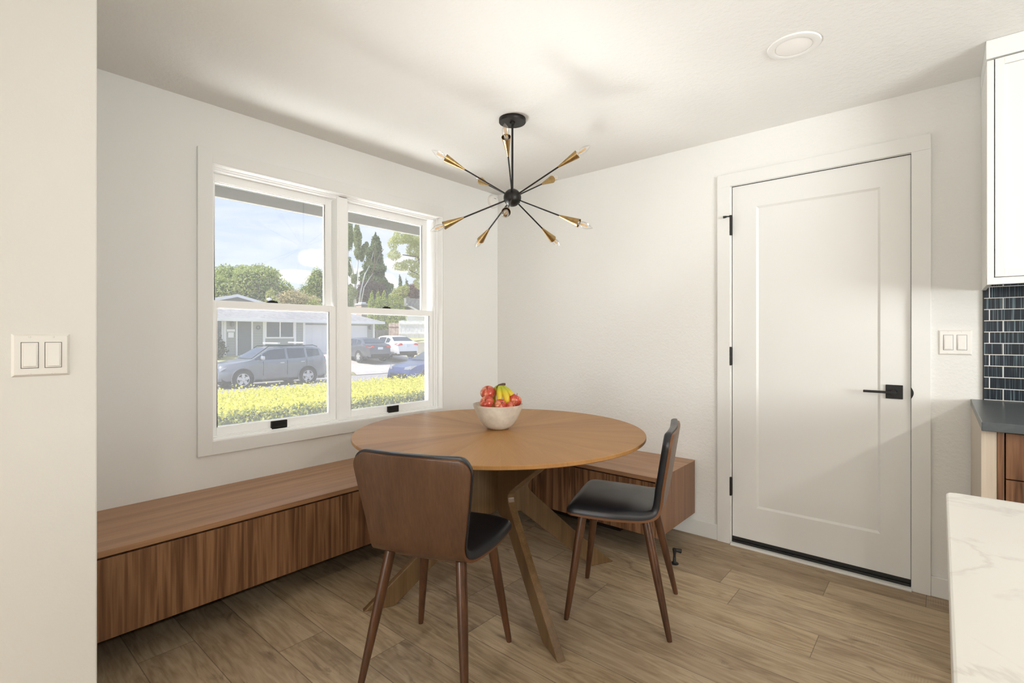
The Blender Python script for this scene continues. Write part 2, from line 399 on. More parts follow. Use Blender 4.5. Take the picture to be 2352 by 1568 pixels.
# window wall with its opening
WY0, WY1, WZ0, WZ1 = -2.104, -.602, .675, 2.05
b = MB()
for y0, y1, z0, z1 in ((RY, WY0, -.9, H), (WY1, 0, -.9, H), (WY0, WY1, -.9, WZ0), (WY0, WY1, WZ1, H)): b.box(-.16, 0, y0, y1, z0, z1)
struct('wall_left', b, M['wall'])
# door wall with its opening
DX0, DX1, DZ1 = 1.8085, 2.6535, 2.072
b = MB()
for x0, x1, z0, z1 in ((-.16, DX0, -.1, H), (DX1, RX, -.1, H), (DX0, DX1, DZ1, H)): b.box(x0, x1, 0, .14, z0, z1)
struct('wall_back', b, M['wall_rough'])
b = MB(); b.box(RX, RX + .12, RY, .14, -.1, H); struct('wall_right', b, M['wall'])
b = MB(); b.box(-.16, RX + .12, RY - .12, RY, -.1, H); struct('wall_front', b, M['wall'])
b = MB(); b.box(0, .912, RY, -2.701, 0, H); o = struct('wall_closet', b, M['wall'], bevel=.004)
# baseboards
b = MB(); b.box(0, 1.749, -.013, 0, 0, .092); struct('baseboard_back', b, M['trim'], bevel=.003)
b = MB(); b.box(2.706, 2.86, -.013, 0, 0, .092); struct('baseboard_right', b, M['trim'], bevel=.003)

# ------------------------------------------------------------------ door
def casing_xz(x0, x1, z1, wd, y0, y1):
    m = MB(); m.box(x0, x0 + wd, y0, y1, 0, z1 - wd); m.box(x1 - wd, x1, y0, y1, 0, z1 - wd)
    m.box(x0, x1, y0, y1, z1 - wd, z1); return m
o = struct('trim_1', casing_xz(1.749, 2.706, 2.128, .071, -.016, 0), M['trim'], bevel=.0015)
# jamb and threshold
b = MB(); b.box(DX0, 1.8245, -.004, .14, 0, 2.0565); b.box(2.6375, DX1, -.004, .14, 0, 2.0565); b.box(DX0, DX1, -.004, .14, 2.0565, DZ1)
struct('trim_2', b, M['trim'], bevel=.001)
b = MB(); b.box(1.8245, 2.6375, -.03, .14, 0, .011)
struct('trim_3', b, M['trim'], bevel=.002)
# slab with one recessed panel
sx0, sx1, sz0, sz1 = 1.8285, 2.6325, .046, 2.0520
px0, px1, pz0, pz1 = 1.955, 2.517, .231, 1.922
def door_slab():
    m = MB(); yf = .004; yb = .042; d = .008; w_ = .011
    X = [sx0, px0, px1, sx1]; Z = [sz0, pz0, pz1, sz1]
    V = [(x, yf, z) for z in Z for x in X]
    F = [(i + 4 * j, i + 1 + 4 * j, i + 5 + 4 * j, i + 4 + 4 * j) for j in range(3) for i in range(3) if not (i == 1 and j == 1)]
    m.add(V, F)
    o_ = [(px0, yf, pz0), (px1, yf, pz0), (px1, yf, pz1), (px0, yf, pz1)]
    i_ = [(px0 + w_, yf + d, pz0 + w_), (px1 - w_, yf + d, pz0 + w_), (px1 - w_, yf + d, pz1 - w_), (px0 + w_, yf + d, pz1 - w_)]
    m.add(o_ + i_, [(k, (k + 1) % 4, 4 + (k + 1) % 4, 4 + k) for k in range(4)] + [(4, 5, 6, 7)])
    c = [(sx0, yf, sz0), (sx1, yf, sz0), (sx1, yf, sz1), (sx0, yf, sz1)]; e = [(a, yb, c_) for a, _, c_ in c]
    m.add(c + e, [(k, (k + 1) % 4, 4 + (k + 1) % 4, 4 + k) for k in range(4)] + [(4, 5, 6, 7)]); return m
door = struct('door_1', door_slab(), M['trim'])
door['label'] = 'white single-panel interior door with black lever handle'
b = MB(); b.box(DX0 + .002, DX1 - .002, .060, .075, .011, DZ1 - .002); obj('dark_gap_backing', b, M['gap'], door)  # dark sheet behind the slab, puts shade into the gaps
b = MB(); b.box(2.6325, 2.6375, .009, .014, .011, 2.0565); b.box(1.8245, 2.6375, .009, .014, 2.0520, 2.0565); b.box(1.8245, 1.8285, .009, .014, .011, 2.0565); obj('weatherstrip', b, M['black_rubber'], door)
b = MB(); b.box(sx0, sx1, .0, .04, .0115, .024); b.box(sx0, sx1, .004, .04, .026, .0455); obj('door_sweep', b, M['black_rubber'], door, bevel=.002)
for hz_ in (1.828, 1.080, .332):
    b = MB(); b.tube([(1.8215, -.010, hz_ - .053), (1.8215, -.010, hz_ + .053)], .0072, 14)
    b.box(1.8175, 1.8275, -.006, .006, hz_ - .05, hz_ + .05)
    for k in range(4): b.lathe([(.0078, 0), (.0078, .0012)], 14, (1.8215, -.010, hz_ - .034 + k * .021))
    h_ = obj('hinge', b, M['black_matte'], door, auto=40)
    if hz_ > 1.8:
        b = MB(); b.tube([(1.8215, -.012, hz_ + .056), (1.800, -.030, hz_ + .054)], .0035, 10)
        b.tube([(1.804, -.026, hz_ + .054), (1.790, -.036, hz_ + .051)], [.0055, .0075], 12); b.lathe([(.008, 0), (.008, .012)], 12, (1.8215, -.010, hz_ + .050))
        obj('hinge_stop', b, M['black_matte'], door, auto=40)
hx, hzc = 2.571, .928
b = MB(); b.box(hx - .033, hx + .033, -.006, .004, hzc - .033, hzc + .033); dh = obj('door_handle', b, M['black_matte'], door, bevel=.0015)
b = MB(); b.lathe([(.012, 0), (.012, .035), (.0105, .043), (0, .043)], 24, (hx, -.006, hzc), (0, -1, 0)); obj('handle_hub', b, M['black_matte'], dh, auto=40)
b = MB(); b.box(hx - .118, hx + .009, -.056, -.043, hzc - .005, hzc + .006); obj('lever', b, M['black_matte'], dh, bevel=.0015)
b = MB(); b.box(hx - .009, hx + .009, -.052, -.049, hzc - .002, hzc + .002); b.box(hx - .0015, hx + .0015, -.0075, -.0055, hzc - .028, hzc - .020)
obj('thumb_turn', b, M['dark_metal'], dh, bevel=.0008)
b = MB(); b.prism([(2.6350 + .0095 * math.sin(PI * k / 10), -.0162, hzc - .027 + .054 * k / 10) for k in range(11)], (0, -.0035, 0)); obj('strike_plate', b, M['black_matte'], door)

# ------------------------------------------------------------------ window
b = MB(); cw = .065; cy0, cy1, cz0, cz1 = WY0 - cw, WY1 + cw, WZ0 - cw, WZ1 + cw
b.ring(cy0, cy1, cz0, cz1, cw, cw, cw, cw, 0, .018); struct('trim_4', b, M['trim'], bevel=.0015)
win = D.objects.new('window_1', None); COL.objects.link(win); win['kind'] = 'structure'; win['label'] = 'white double-hung twin window looking onto the street'
win.location = (0, -1.35, .675)
def wp(name, mb, mat, **k):
    mb.v = [(x, y + 1.35, z - .675) for x, y, z in mb.v]
    return obj(name, mb, mat, win, **k)
b = MB(); b.ring(WY0, WY1, WZ0, WZ1, .004, .010, .006, .006, -.03, 0.016); b.ring(WY0, WY1, WZ0, WZ1, .008, .022, .010, .012, -.045, -.03)
b.ring(WY0, WY1, WZ0, WZ1, .020, .034, .012, .020, -.130, -.045)
b.box(-.130, -.034, -1.404, -1.335, WZ0 + .006, WZ1 - .006); b.box(-.035, -.030, -1.398, -1.341, WZ0 + .006, WZ1 - .006)
# sloping sill and blind stops
b.box(-.130, -.040, WY0 + .02, WY1 - .034, WZ0 + .010, WZ0 + .016)
wp('window_frame', b, M['vinyl'], bevel=.0015)
for k, (a0, a1, g0, g1, ug0, ug1, ua1) in enumerate(((-2.090, -1.404, -2.062, -1.441, -2.062, -1.450, -1.414), (-1.335, -.637, -1.300, -.667, -1.300, -.702, -.662))):
    b = MB(); b.ring(a0, a1, .690, 1.376, g0 - a0, a1 - g1, .040, .036, -.080, -.052)
    b.ring(g0 - .003, g1 + .003, .727, 1.343, .007, .007, .007, .007, -.078, -.060)
    lower = wp('lower_sash', b, M['vinyl'], bevel=.002)
    m = MB(); m.box(-.070, -.067, g0 - .005, g1 + .005, .725, 1.345); m.v = [(x, y + 1.35, z - .675) for x, y, z in m.v]; obj('window_pane', m, M['pane'], lower)
    b = MB(); b.ring(a0, ua1, 1.345, 2.034, ug0 - a0, ua1 - ug1, .030, .044, -.120, -.088)
    b.ring(ug0 - .003, ug1 + .003, 1.372, 1.993, .007, .007, .007, .007, -.116, -.096)
    upper = wp('upper_sash', b, M['vinyl'], bevel=.002)
    m = MB(); m.box(-.106, -.103, ug0 - .005, ug1 + .005, 1.370, 1.995); m.v = [(x, y + 1.35, z - .675) for x, y, z in m.v]; obj('window_pane', m, M['pane'], upper)
    m = MB(); m.ring(a0 + .0, a1 - .004, .690, 2.030, .010, .010, .010, .010, -.129, -.124); sf = wp('screen_frame', m, M['vinyl'])
    m = MB(); m.add([(-.1265, a0 + .008, .70), (-.1265, a1 - .012, .70), (-.1265, a1 - .012, 2.022), (-.1265, a0 + .008, 2.022)], [(0, 1, 2, 3)]); m.v = [(x, y + 1.35, z - .675) for x, y, z in m.v]
    obj('insect_screen', m, M['screen'], sf)
    lc = (-1.750, -.990)[k]
    m = MB(); m.box(-.052, -.040, lc - .044, lc + .044, .681, .728); m.box(-.040, -.036, lc - .036, lc + .036, .700, .722); m.v = [(x, y + 1.35, z - .675) for x, y, z in m.v]
    obj('lift_handle', m, M['dark_metal'], lower, bevel=.002)
    lk = (-1.779, -1.029)[k]
    m = MB(); m.prism([(-.074, lk - .030, 1.376), (-.074, lk + .030, 1.376), (-.074, lk + .022, 1.388), (-.074, lk - .022, 1.388)], (.02, 0, 0)); m.box(-.082, -.06, lk - .008, lk + .012, 1.386, 1.392); m.v = [(x, y + 1.35, z - .675) for x, y, z in m.v]
    obj('sash_lock', m, M['dark_metal'], lower, bevel=.001)

# ------------------------------------------------------------------ eave of this house, outside the window
t_ = NT('grey_soffit_boards'); xx, yy, zz = t_.xyz(t_.obj())
t_.bsdf(t_.ramp(t_.noise(t_.vec(t_.math('MULTIPLY', xx, 2), t_.math('MULTIPLY', yy, 1), 0), 2, 3), [(.3, (.07, .067, .06)), (.7, (.09, .087, .078))]), .8); M['soffit'] = t_.m
b = MB(); b.box(-.66, -.16, -5, 2.2, 2.125, 2.15); struct('trim_5', b, M['soffit'])
b = MB(); b.box(-.70, -.665, -5, 2.2, 2.060, 2.22); struct('trim_6', b, simple('painted_fascia', (.13, .125, .115), .6))

# ------------------------------------------------------------------ ceiling light and detector
t = thing('recessed_light', 'flat round white recessed light set into the ceiling', 'ceiling light', (2.30, -.795, H))
b = MB(); b.lathe([(.094, 0), (.092, -.005), (.074, -.009), (.066, -.006), (.066, 0)], 56); obj('light_trim', b, M['trim'], t, auto=40)
b = MB(); b.lathe([(.066, -.004), (.060, -.0065), (0, -.007)], 48); obj('lens', b, simple('milky_lens', (.86, .84, .80), .3), t, auto=40)
t = thing('smoke_detector', 'round white smoke detector high on the wall beside the corner', 'detector', (0, -.062, 2.276))
b = MB(); b.lathe([(.055, 0), (.055, .012), (.050, .024), (.038, .030), (0, .031)], 40, (0, 0, 0), (1, 0, 0)); obj('detector_body', b, M['plastic'], t, auto=45)
b = MB(); b.box(.0295, .032, -.010, .012, .018, .021); obj('detector_slot', b, M['gap'], t)

# ------------------------------------------------------------------ wall switches
def switch(name, label, W_, H_, place, modules, mat):
    t = thing(name, label, 'light switch')
    m = MB(); t0 = .0065
    # plate with sloping border, local x across, z up, y outward (negative)
    b_ = .006
    V = [(-W_ / 2, 0, -H_ / 2), (W_ / 2, 0, -H_ / 2), (W_ / 2, 0, H_ / 2), (-W_ / 2, 0, H_ / 2)]
    V2 = [(-W_ / 2 + b_, -t0, -H_ / 2 + b_), (W_ / 2 - b_, -t0, -H_ / 2 + b_), (W_ / 2 - b_, -t0, H_ / 2 - b_), (-W_ / 2 + b_, -t0, H_ / 2 - b_)]
    m.add(V + V2, [(0, 1, 2, 3), (4, 5, 6, 7)] + [(k, (k + 1) % 4, 4 + (k + 1) % 4, 4 + k) for k in range(4)])
    obj('switch_plate', m, M['plastic'], t, bevel=.001)
    for c in modules:
        m = MB(); m.box(c - .0172, c + .0172, -t0 - .0004, -t0 + .002, -.0345, .0345); obj('rocker_gap', m, M['gap'], t)
        m = MB(); m.box(c - .0160, c + .0160, -t0 - .0018, -t0 + .002, -.0333, .0333); fr = obj('rocker_frame', m, M['plastic'], t, bevel=.0006)
        m = MB(); m.add([(c - .0125, -t0 - .001, -.030), (c + .0125, -t0 - .001, -.030), (c + .0125, -t0 - .001, .030), (c - .0125, -t0 - .001, .030),
                         (c - .0125, -t0 - .0058, -.029), (c + .0125, -t0 - .0058, -.029), (c + .0125, -t0 - .0024, .029), (c - .0125, -t0 - .0024, .029)],
                        [(0, 1, 2, 3), (4, 5, 6, 7), (0, 1, 5, 4), (1, 2, 6, 5), (2, 3, 7, 6), (3, 0, 4, 7)])
        obj('rocker', m, M['plastic'], fr, bevel=.0006)
        for zz_ in (-.0485, .0485):
            m = MB(); m.lathe([(.003, 0), (.0026, .001), (0, .0012)], 14, (c, -t0, zz_), (0, -1, 0)); m.box(c - .0004, c + .0004, -t0 - .0016, -t0, zz_ - .0025, zz_ + .0025); obj('plate_screw', m, M['plastic'], t)
    return t
s1 = switch('light_switch', 'large double rocker switch plate on the near wall by the bench', .116, .114, None, (-.023, .023), None)
s1.location = (.912, -2.818, 1.1455); s1.rotation_euler = (0, 0, R(90))
s2 = switch('light_switch', 'double rocker switch plate between white door and blue tiles', .116, .114, None, (-.023, .023), None)
s2.location = (2.789, 0, 1.1665)

# ================================================================== BENCHES
BT, BD = .447, .525
t = thing('storage_bench', 'long floating walnut bench running under the window', 'bench', (.26, -1.35, 0))
def pl(mb, ox, oy): mb.v = [(x - ox, y - oy, z) for x, y, z in mb.v]; return mb
b = MB(); b.box(.001, BD, -2.70, -.001, BT - .022, BT); obj('bench_top', pl(b, .26, -1.35), M['walnut_y'], t, bevel=.001)
for y0, y1 in ((-2.70, -1.7135), (-1.7105, -.630)):
    b = MB(); b.box(BD - .024, BD - .003, y0, y1, .132, .417); obj('front_panel', pl(b, .26, -1.35), M['walnut_v'], t, bevel=.001)
b = MB(); b.box(BD - .024, BD - .003, -.626, -.525, .132, .417); obj('corner_filler', pl(b, .26, -1.35), M['walnut_v'], t, bevel=.001)
b = MB(); b.box(.02, BD - .026, -2.69, -.06, .134, BT - .023); obj('bench_carcass', pl(b, .26, -1.35), M['dark_void'], t)
b = MB(); b.box(.015, .22, -2.60, -.3, 0, .134); obj('toe_base', pl(b, .26, -1.35), M['dark_void'], t)
t = thing('storage_bench', 'short floating walnut bench beside the white door', 'bench', (1.07, -.26, 0))
b = MB(); b.box(BD + .001, 1.6, -BD, -.001, BT - .022, BT); b.box(1.6, 1.617, -BD, -.001, BT - .0005, BT); obj('bench_top', pl(b, 1.07, -.26), M['walnut_x'], t, bevel=.0006)
b = MB(); b.box(.5275, .788, -BD + .003, -BD + .024, .132, .417); obj('corner_filler', pl(b, 1.07, -.26), M['walnut_v'], t, bevel=.001)
b = MB(); b.box(.793, 1.5975, -BD + .003, -BD + .024, .132, .417); obj('drawer_front', pl(b, 1.07, -.26), M['walnut_v'], t, bevel=.001)
b = MB(); b.box(1.600, 1.617, -BD, -.014, .132, BT - .0005); obj('end_panel', pl(b, 1.07, -.26), M['walnut_end'], t, bevel=.0006)
b = MB(); b.box(.53, 1.599, -BD + .026, -.02, .134, BT - .023); obj('bench_carcass', pl(b, 1.07, -.26), M['dark_void'], t)
b = MB(); b.box(.53, 1.25, -.26, -.015, 0, .134); obj('toe_base', pl(b, 1.07, -.26), M['dark_void'], t)

# ================================================================== TABLE
TX, TY, TH_, TR = 1.118, -1.214, .745, .686
t = thing('dining_table', 'round wooden table with sunburst veneer top and crossed legs', 'table', (TX, TY, 0))
b = MB(); b.lathe([(0, TH_ - .028), (TR - .05, TH_ - .028), (TR - .004, TH_ - .017), (TR, TH_ - .014), (TR, TH_ - .002), (TR - .002, TH_), (0, TH_)], 160)
obj('tabletop', b, M['tabletop'], t, auto=25)
az0 = math.atan2(-.27, .53)
prof = [(.006, .372), (.030, .352), (.082, .340), (.105, .340), (.346, .135), (.498, .006), (.512, 0), (.640, 0), (.628, .008), (.388, .216), (.168, .422), (.153, .438), (.145, .456), (.150, .474), (.168, .490), (.520, .700), (.520, .717), (.006, .717)]
for k in range(4):
    a = az0 + k * PI / 2; u = Vector((math.cos(a), math.sin(a), 0)); n = Vector((-u.y, u.x, 0)) * .034
    pts = [u * r_ + Vector((0, 0, z)) - n / 2 for r_, z in prof]
    m = MB(); m.prism(pts, n); obj('table_leg', m, M['table_leg'], t, bevel=.004)

# ================================================================== CHAIRS
def cr(pts, n):
    """smooth curve through the points"""
    out = []; P = [np.array(p, float) for p in pts]; P = [2 * P[0] - P[1]] + P + [2 * P[-1] - P[-2]]
    for i in range(1, len(P) - 2):
        for k in range(n):
            s = k / n; a, b_, c, d = P[i - 1], P[i], P[i + 1], P[i + 2]
            out.append(.5 * ((2 * b_) + (-a + c) * s + (2 * a - 5 * b_ + 4 * c - d) * s * s + (-a + 3 * b_ - 3 * c + d) * s ** 3))
    out.append(P[-2]); return np.array(out)
def make_chair(label):
    t = thing('dining_chair', label, 'chair')
    # wood shell profile: y forward, z up, half width; from the seat's front lip to the top of the back
    key = [(.212, .4490, .205), (.185, .4475, .211), (.10, .4455, .214), (.0, .4440, .208), (-.09, .4450, .192), (-.135, .450, .183), (-.165, .465, .177), (-.181, .490, .175), (-.190, .520, .177), (-.204, .60, .190), (-.217, .68, .203), (-.230, .76, .214), (-.237, .806, .218)]
    C = cr(key, 8); L = np.concatenate([[0], np.cumsum(np.linalg.norm(np.diff(C[:, :2], axis=0), axis=1))]); tot = L[-1]
    LG = np.concatenate([.05 * (1 - np.cos(np.linspace(0, PI / 2, 10))), np.linspace(.06, tot - .07, 36), tot - .06 * (1 - np.cos(np.linspace(PI / 2, 0, 12)))])
    C = np.stack([np.interp(LG, L, C[:, k]) for k in range(3)], 1); L = LG; nS = len(C)
    def half(i, inset=0.0):
        w_ = C[i, 2] - inset; rt, rf = .055, .035
        d = tot - L[i]; e = L[i]
        if d < rt: w_ = w_ - rt + math.sqrt(max(0, rt * rt - (rt - max(d, 0)) ** 2))
        if e < rf: w_ = w_ - rf + math.sqrt(max(0, rf * rf - (rf - max(e, 0)) ** 2))
        return max(w_, .001)
    tan = np.gradient(C[:, :2], axis=0); tan /= np.linalg.norm(tan, axis=1)[:, None]
    nrm = np.stack([tan[:, 1], -tan[:, 0]], 1)          # towards the sitter
    TV = np.sin(np.linspace(-1, 1, 25) * PI / 2)
    def surf(off, inset=0.0, h=None, rows=None):
        G = []
        for i in (rows if rows is not None else range(nS)):
            row = []
            for tv in TV:
                w_ = half(i, inset); curve = .012 * (tv * tv) * min(1, max(0, (L[i] - .30) / .2))
                o_ = off + (h(i, tv) if h else 0) + curve
                row.append((tv * w_, C[i, 0] + nrm[i, 0] * o_, C[i, 1] + nrm[i, 1] * o_))
            G.append(row)
        return G
    def closed(A, B):
        m = MB(); m.grid(A); m.grid([r_[::-1] for r_ in B])
        nu, nv = len(A), len(A[0])
        for side in (0, nv - 1):
            m.grid([[A[i][side] for i in range(nu)], [B[i][side] for i in range(nu)]])
        for e in (0, nu - 1): m.grid([A[e], B[e]])
        return m
    A = surf(0.0); B = surf(.011)
    sh = obj('seat_shell', closed(A, B), M['chair_wood'], t, auto=50)
    sh.data.materials.append(M['chair_edge'])
    skin = set(tuple(round(c_, 5) for c_ in p) for r_ in A for p in r_)
    for p in sh.data.polygons:     # narrow edge faces of the plywood span both skins
        k_ = sum(tuple(round(c_, 5) for c_ in sh.data.vertices[v_].co) in skin for v_ in p.vertices)
        if 0 < k_ < len(p.vertices): p.material_index = 1
    def puff(i, tv):
        e = min(L[i] * .28, tot - L[i]); f1 = math.sqrt(max(0, 1 - max(0, 1 - e / .014) ** 2))
        f2 = math.sqrt(max(0, 1 - max(0, (abs(tv) - .92) / .08) ** 2))
        seat = min(1, max(0, (.40 - L[i]) / .15)); body = .022 + .019 * seat * (1 - tv ** 4) + .003 * (1 - seat) * (1 - tv ** 2)
        return .005 + body * f1 * f2
    tail = C[-1, :2].copy(); C[L > tot - .061, :2] += tan[L > tot - .061] * .007 * ((L[L > tot - .061] - (tot - .061)) / .061)[:, None]
    A = surf(.0112, -.004); B = surf(.0112, -.004, puff)
    obj('leather_pad', closed(A, B), M['leather'], t, auto=70)
    m = MB(); m.box(-.140, .140, -.112, -.072, .430, .4455); m.box(-.146, .146, .132, .166, .428, .4455); m.box(-.146, -.115, -.072, .132, .430, .4435); m.box(.115, .146, -.072, .132, .430, .4435)
    obj('seat_frame', m, M['chair_wood'], t, bevel=.004)
    for sx_ in (-1, 1):
        for ya, yb in ((.150, .209), (-.112, -.209)):
            P0, P1 = Vector((sx_ * .136, ya, .4425)), Vector((sx_ * .195, yb, .0))
            pts = [P0.lerp(P1, q) for q in (0, .25, .5, .75, .96, 1)]
            m = MB(); m.tube(pts, [.0185, .0185, .0168, .0140, .0115, .0095], 20); obj('leg', m, M['leg_wood'], t, auto=45)
    return t
c1 = make_chair('walnut dining chair with its back to the viewer, nearest the long bench')
c1.location = (1.353, -1.801, 0); c1.rotation_euler = (0, 0, 1.951 - PI / 2)
c2 = copy_tree(c1); c2['label'] = 'walnut dining chair seen side-on between the table and white door'
c2.location = (1.673, -1.010, 0); c2.rotation_euler = (0, 0, -2.8092 - PI / 2)
c1['group'] = c2['group'] = 'dining chairs at the round table'

# ================================================================== FRUIT BOWL
BX, BY = 1.104, -1.210
t = thing('fruit_bowl', 'cream stoneware bowl on the round table holding fruit', 'bowl', (BX, BY, TH_))
b = MB(); out = [(.038, 0), (.052, .004), (.072, .020), (.092, .046), (.107, .078), (.118, .105), (.1235, .121)]
inn = [(.1195, .121), (.113, .104), (.102, .079), (.087, .049), (.067, .025), (.045, .012), (0, .010)]
b.lathe([(0, .002)] + out + inn, 64); obj('bowl_body', b, M['bowl'], t, auto=50)
def apple(label, x, y, z, r, rot):
    t = thing('apple', label, 'apple', (x, y, z), 0, 'apples in the fruit bowl'); t.rotation_euler = rot
    m = MB(); pr = []
    for k in range(0, 25):
        a = PI * k / 24; c = math.cos(a)
        rr = math.sin(a) * (1 + .10 * c); zc = c * .90 - .26 * math.exp(-(rr / .30) ** 2) * (1 if c > 0 else -.55)
        pr.append((max(rr, 0) * r, zc * r))
    m.lathe(pr[::-1], 32); obj('apple_body', m, M['apple'], t, smooth=True)
    m = MB(); m.tube([(0, 0, r * .60), (.001, 0, r * .85), (.004, .001, r * 1.02)], [.0012, .0011, .0017], 8); obj('stem', m, M['stem'], t, smooth=True)
    return t
# in the bowl's frame: right is towards the door wall's right (0.76, 0.65), near is (0.65, -0.76)
def bp(rt, nr, z): return (BX + .7593 * rt + .6508 * nr, BY + .6508 * rt - .7593 * nr, TH_ + z)
apple('largest red apple on top at the window side', *bp(-.050, -.010, .172), .0375, (R(28), R(-10), R(40)))
apple('pale red apple in front of the largest apple', *bp(-.052, .048, .132), .034, (R(50), R(20), 0))
apple('dark red apple at the front middle of the bowl', *bp(.012, .066, .122), .030, (R(55), R(0), R(60)))
apple('orange red apple on the side nearest the door', *bp(.079, .005, .138), .0355, (R(15), R(-25), R(200)))
apple('red apple low between front apple and right one', *bp(.058, .058, .112), .027, (R(80), 0, R(100)))
# bananas share one crown
t = thing('banana_bunch', 'bunch of yellow-green bananas standing in the fruit bowl', 'bananas', bp(.018, -.004, .100))
crown = Vector((-.006, -.004, .102))
def rl(rt, nr, z): return Vector((.7593 * rt + .6508 * nr, .6508 * rt - .7593 * nr, z))
crown = rl(-.012, .0, .103)
for k, (rt, nr, rad) in enumerate(((-.010, .030, .0175), (.020, .032, .0195), (.044, .012, .019), (.040, -.024, .018), (-.040, -.028, .018))):
    mid = rl(rt * 1.05, nr * 1.05, .062); endp = rl(rt * .70, nr * .75, -.010); nearp = crown + (mid - crown) * .30 + Vector((0, 0, .012))
    pts = cr([tuple(crown), tuple(nearp), tuple(mid), tuple((mid + endp) / 2 + rl(rt, nr, 0) * .20), tuple(endp)], 5)
    n_ = len(pts); rads = [.0045 + (rad - .0045) * min(1, max(0, (q / n_ - .12) / .25)) * (1 if q < n_ * .8 else 1 - (q / n_ - .8) * 3.2) for q in range(n_)]
    m = MB(); m.tube([tuple(p) for p in pts], rads, 6); o = obj('banana', m, M['banana'], t, smooth=True)
    sb = o.modifiers.new('soft', 'SUBSURF'); sb.levels = 1; sb.render_levels = 2
m = MB(); m.tube([tuple(crown + rl(-.010, 0, -.008)), tuple(crown + rl(.0, 0, .004)), tuple(crown + rl(.018, 0, .012)), tuple(crown + rl(.030, 0, .013))], [.008, .010, .007, .0055], 10); obj('banana_crown', m, M['stem'], t, auto=60)

# ================================================================== CHANDELIER
OX, OY, OZ = 1.025, -1.011, 1.9244
t = thing('sputnik_chandelier', 'black and brass sputnik chandelier hanging above the round table', 'chandelier', (OX, OY, H))
dz = OZ - H
b = MB(); b.lathe([(0, 0), (.070, 0), (.071, -.003), (.071, -.018), (.069, -.021), (.014, -.021), (.013, -.030), (.008, -.034), (0, -.034)], 48); obj('canopy', b, M['dark_metal'], t, auto=35)
b = MB(); b.tube([(0, 0, -.02), (0, 0, dz + .03)], .0056, 16); obj('stem', b, M['dark_metal'], t, auto=45)
b = MB(); b.lathe([(.0468 * math.sin(a), dz - .0468 * math.cos(a)) for a in np.linspace(0, PI, 25)], 40); obj('hub', b, M['dark_metal'], t, smooth=True)
M['filament'] = simple('gold_filament', (.85, .52, .16), .35, .4)
M['socket'] = simple('socket_collar', (.55, .52, .48), .3, .7)
for ring_, el in ((0, 27.12), (1, -24.65)):
    for k in range(5):
        a = R(-54.1) - k * 2 * PI / 5
        d = Vector((math.cos(a) * math.cos(R(el)), math.sin(a) * math.cos(R(el)), math.sin(R(el))))
        o_ = Vector((0, 0, dz))
        m = MB(); m.tube([o_ + d * .040, o_ + d * .288], .0040, 12); arm = obj('arm', m, M['dark_metal'], t, auto=45)
        m = MB(); m.lathe([(.0046, .284), (.0215, .396), (.0205, .396), (.0040, .290)], 28, o_, d); obj('brass_cone', m, M['brass'], arm, auto=40)
        m = MB(); m.lathe([(0, .34), (.0125, .34), (.0125, .392), (.0090, .398), (0, .398)], 20, o_, d); obj('socket', m, M['socket'], arm, auto=40)
        bp_ = [(.0075, .394), (.0095, .400), (.0150, .412), (.0172, .424), (.0165, .436), (.0125, .450), (.0065, .462), (.0025, .470), (.0, .474)]
        m = MB(); m.lathe(bp_, 24, o_, d); bu = obj('bulb', m, M['bulb_glass'], arm, smooth=True)
        q = Vector((0, 0, 1)).rotation_difference(d); m = MB()
        for e in range(4):
            off = q @ Vector((math.cos(e * PI / 2 + .6) * .0042, math.sin(e * PI / 2 + .6) * .0042, 0))
            m.tube([o_ + d * .408 + off * .7, o_ + d * .444 + off], .0010, 6)
        m.tube([o_ + d * .396, o_ + d * .410], .0022, 8); obj('filament', m, M['filament'], arm)

# ================================================================== DOOR STOP ON THE FLOOR
t = thing('door_stopper', 'small black floor-mounted door stop near the walnut bench', 'door stop', (1.678, -.464, 0))
b = MB(); b.lathe([(0, 0), (.021, 0), (.021, .004), (.013, .007), (.0085, .012), (.0065, .045), (.009, .064), (.011, .072), (.010, .080), (0, .083)], 28); obj('post', b, M['black_matte'], t, auto=45)
b = MB(); b.tube([(.0, 0, .072), (.014, .012, .070), (.026, .022, .066)], [.009, .0105, .0115], 16); obj('bumper', b, M['black_rubber'], t, auto=45)

# ================================================================== KITCHEN EDGE
CZ = .916
t = thing('upper_cabinet', 'white wall cabinet reaching the ceiling above blue tiles', 'cabinet', (3.4, -.17, 1.395))
def pk(mb): mb.v = [(x - 3.4, y + .17, z - 1.395) for x, y, z in mb.v]; return mb
b = MB(); b.box(2.876, 4.6, -.320, -.001, 1.425, H - .001); b.box(2.876, 2.896, -.340, -.32, 1.395, 2.262); b.box(2.876, 4.6, -.342, -.318, 1.395, 1.421); b.box(2.876, 2.890, -.32, -.001, 1.395, 1.425)
obj('cabinet_body', pk(b), M['trim'], t, bevel=.001)
b = MB(); b.box(2.874, 4.6, -.345, -.001, 2.268, H - .001); obj('soffit_filler', pk(b), M['trim'], t, bevel=.001)
def shaker(x0, x1, z0, z1, yf, d_=.019, w_=.026):
    m = MB(); m.box(x0, x0 + w_, yf, yf + d_, z0, z1); m.box(x1 - w_, x1, yf, yf + d_, z0, z1); m.box(x0 + w_, x1 - w_, yf, yf + d_, z0, z0 + w_ * 1.2); m.box(x0 + w_, x1 - w_, yf, yf + d_, z1 - w_, z1)
    m.box(x0 + w_, x1 - w_, yf + .008, yf + d_, z0 + w_, z1 - w_); return m
for x0, x1 in ((2.899, 3.36), (3.364, 3.82), (3.824, 4.21), (4.214, 4.598)):
    obj('cabinet_door', pk(shaker(x0, x1, 1.424, 2.262, -.341)), M['trim'], t, bevel=.0008)
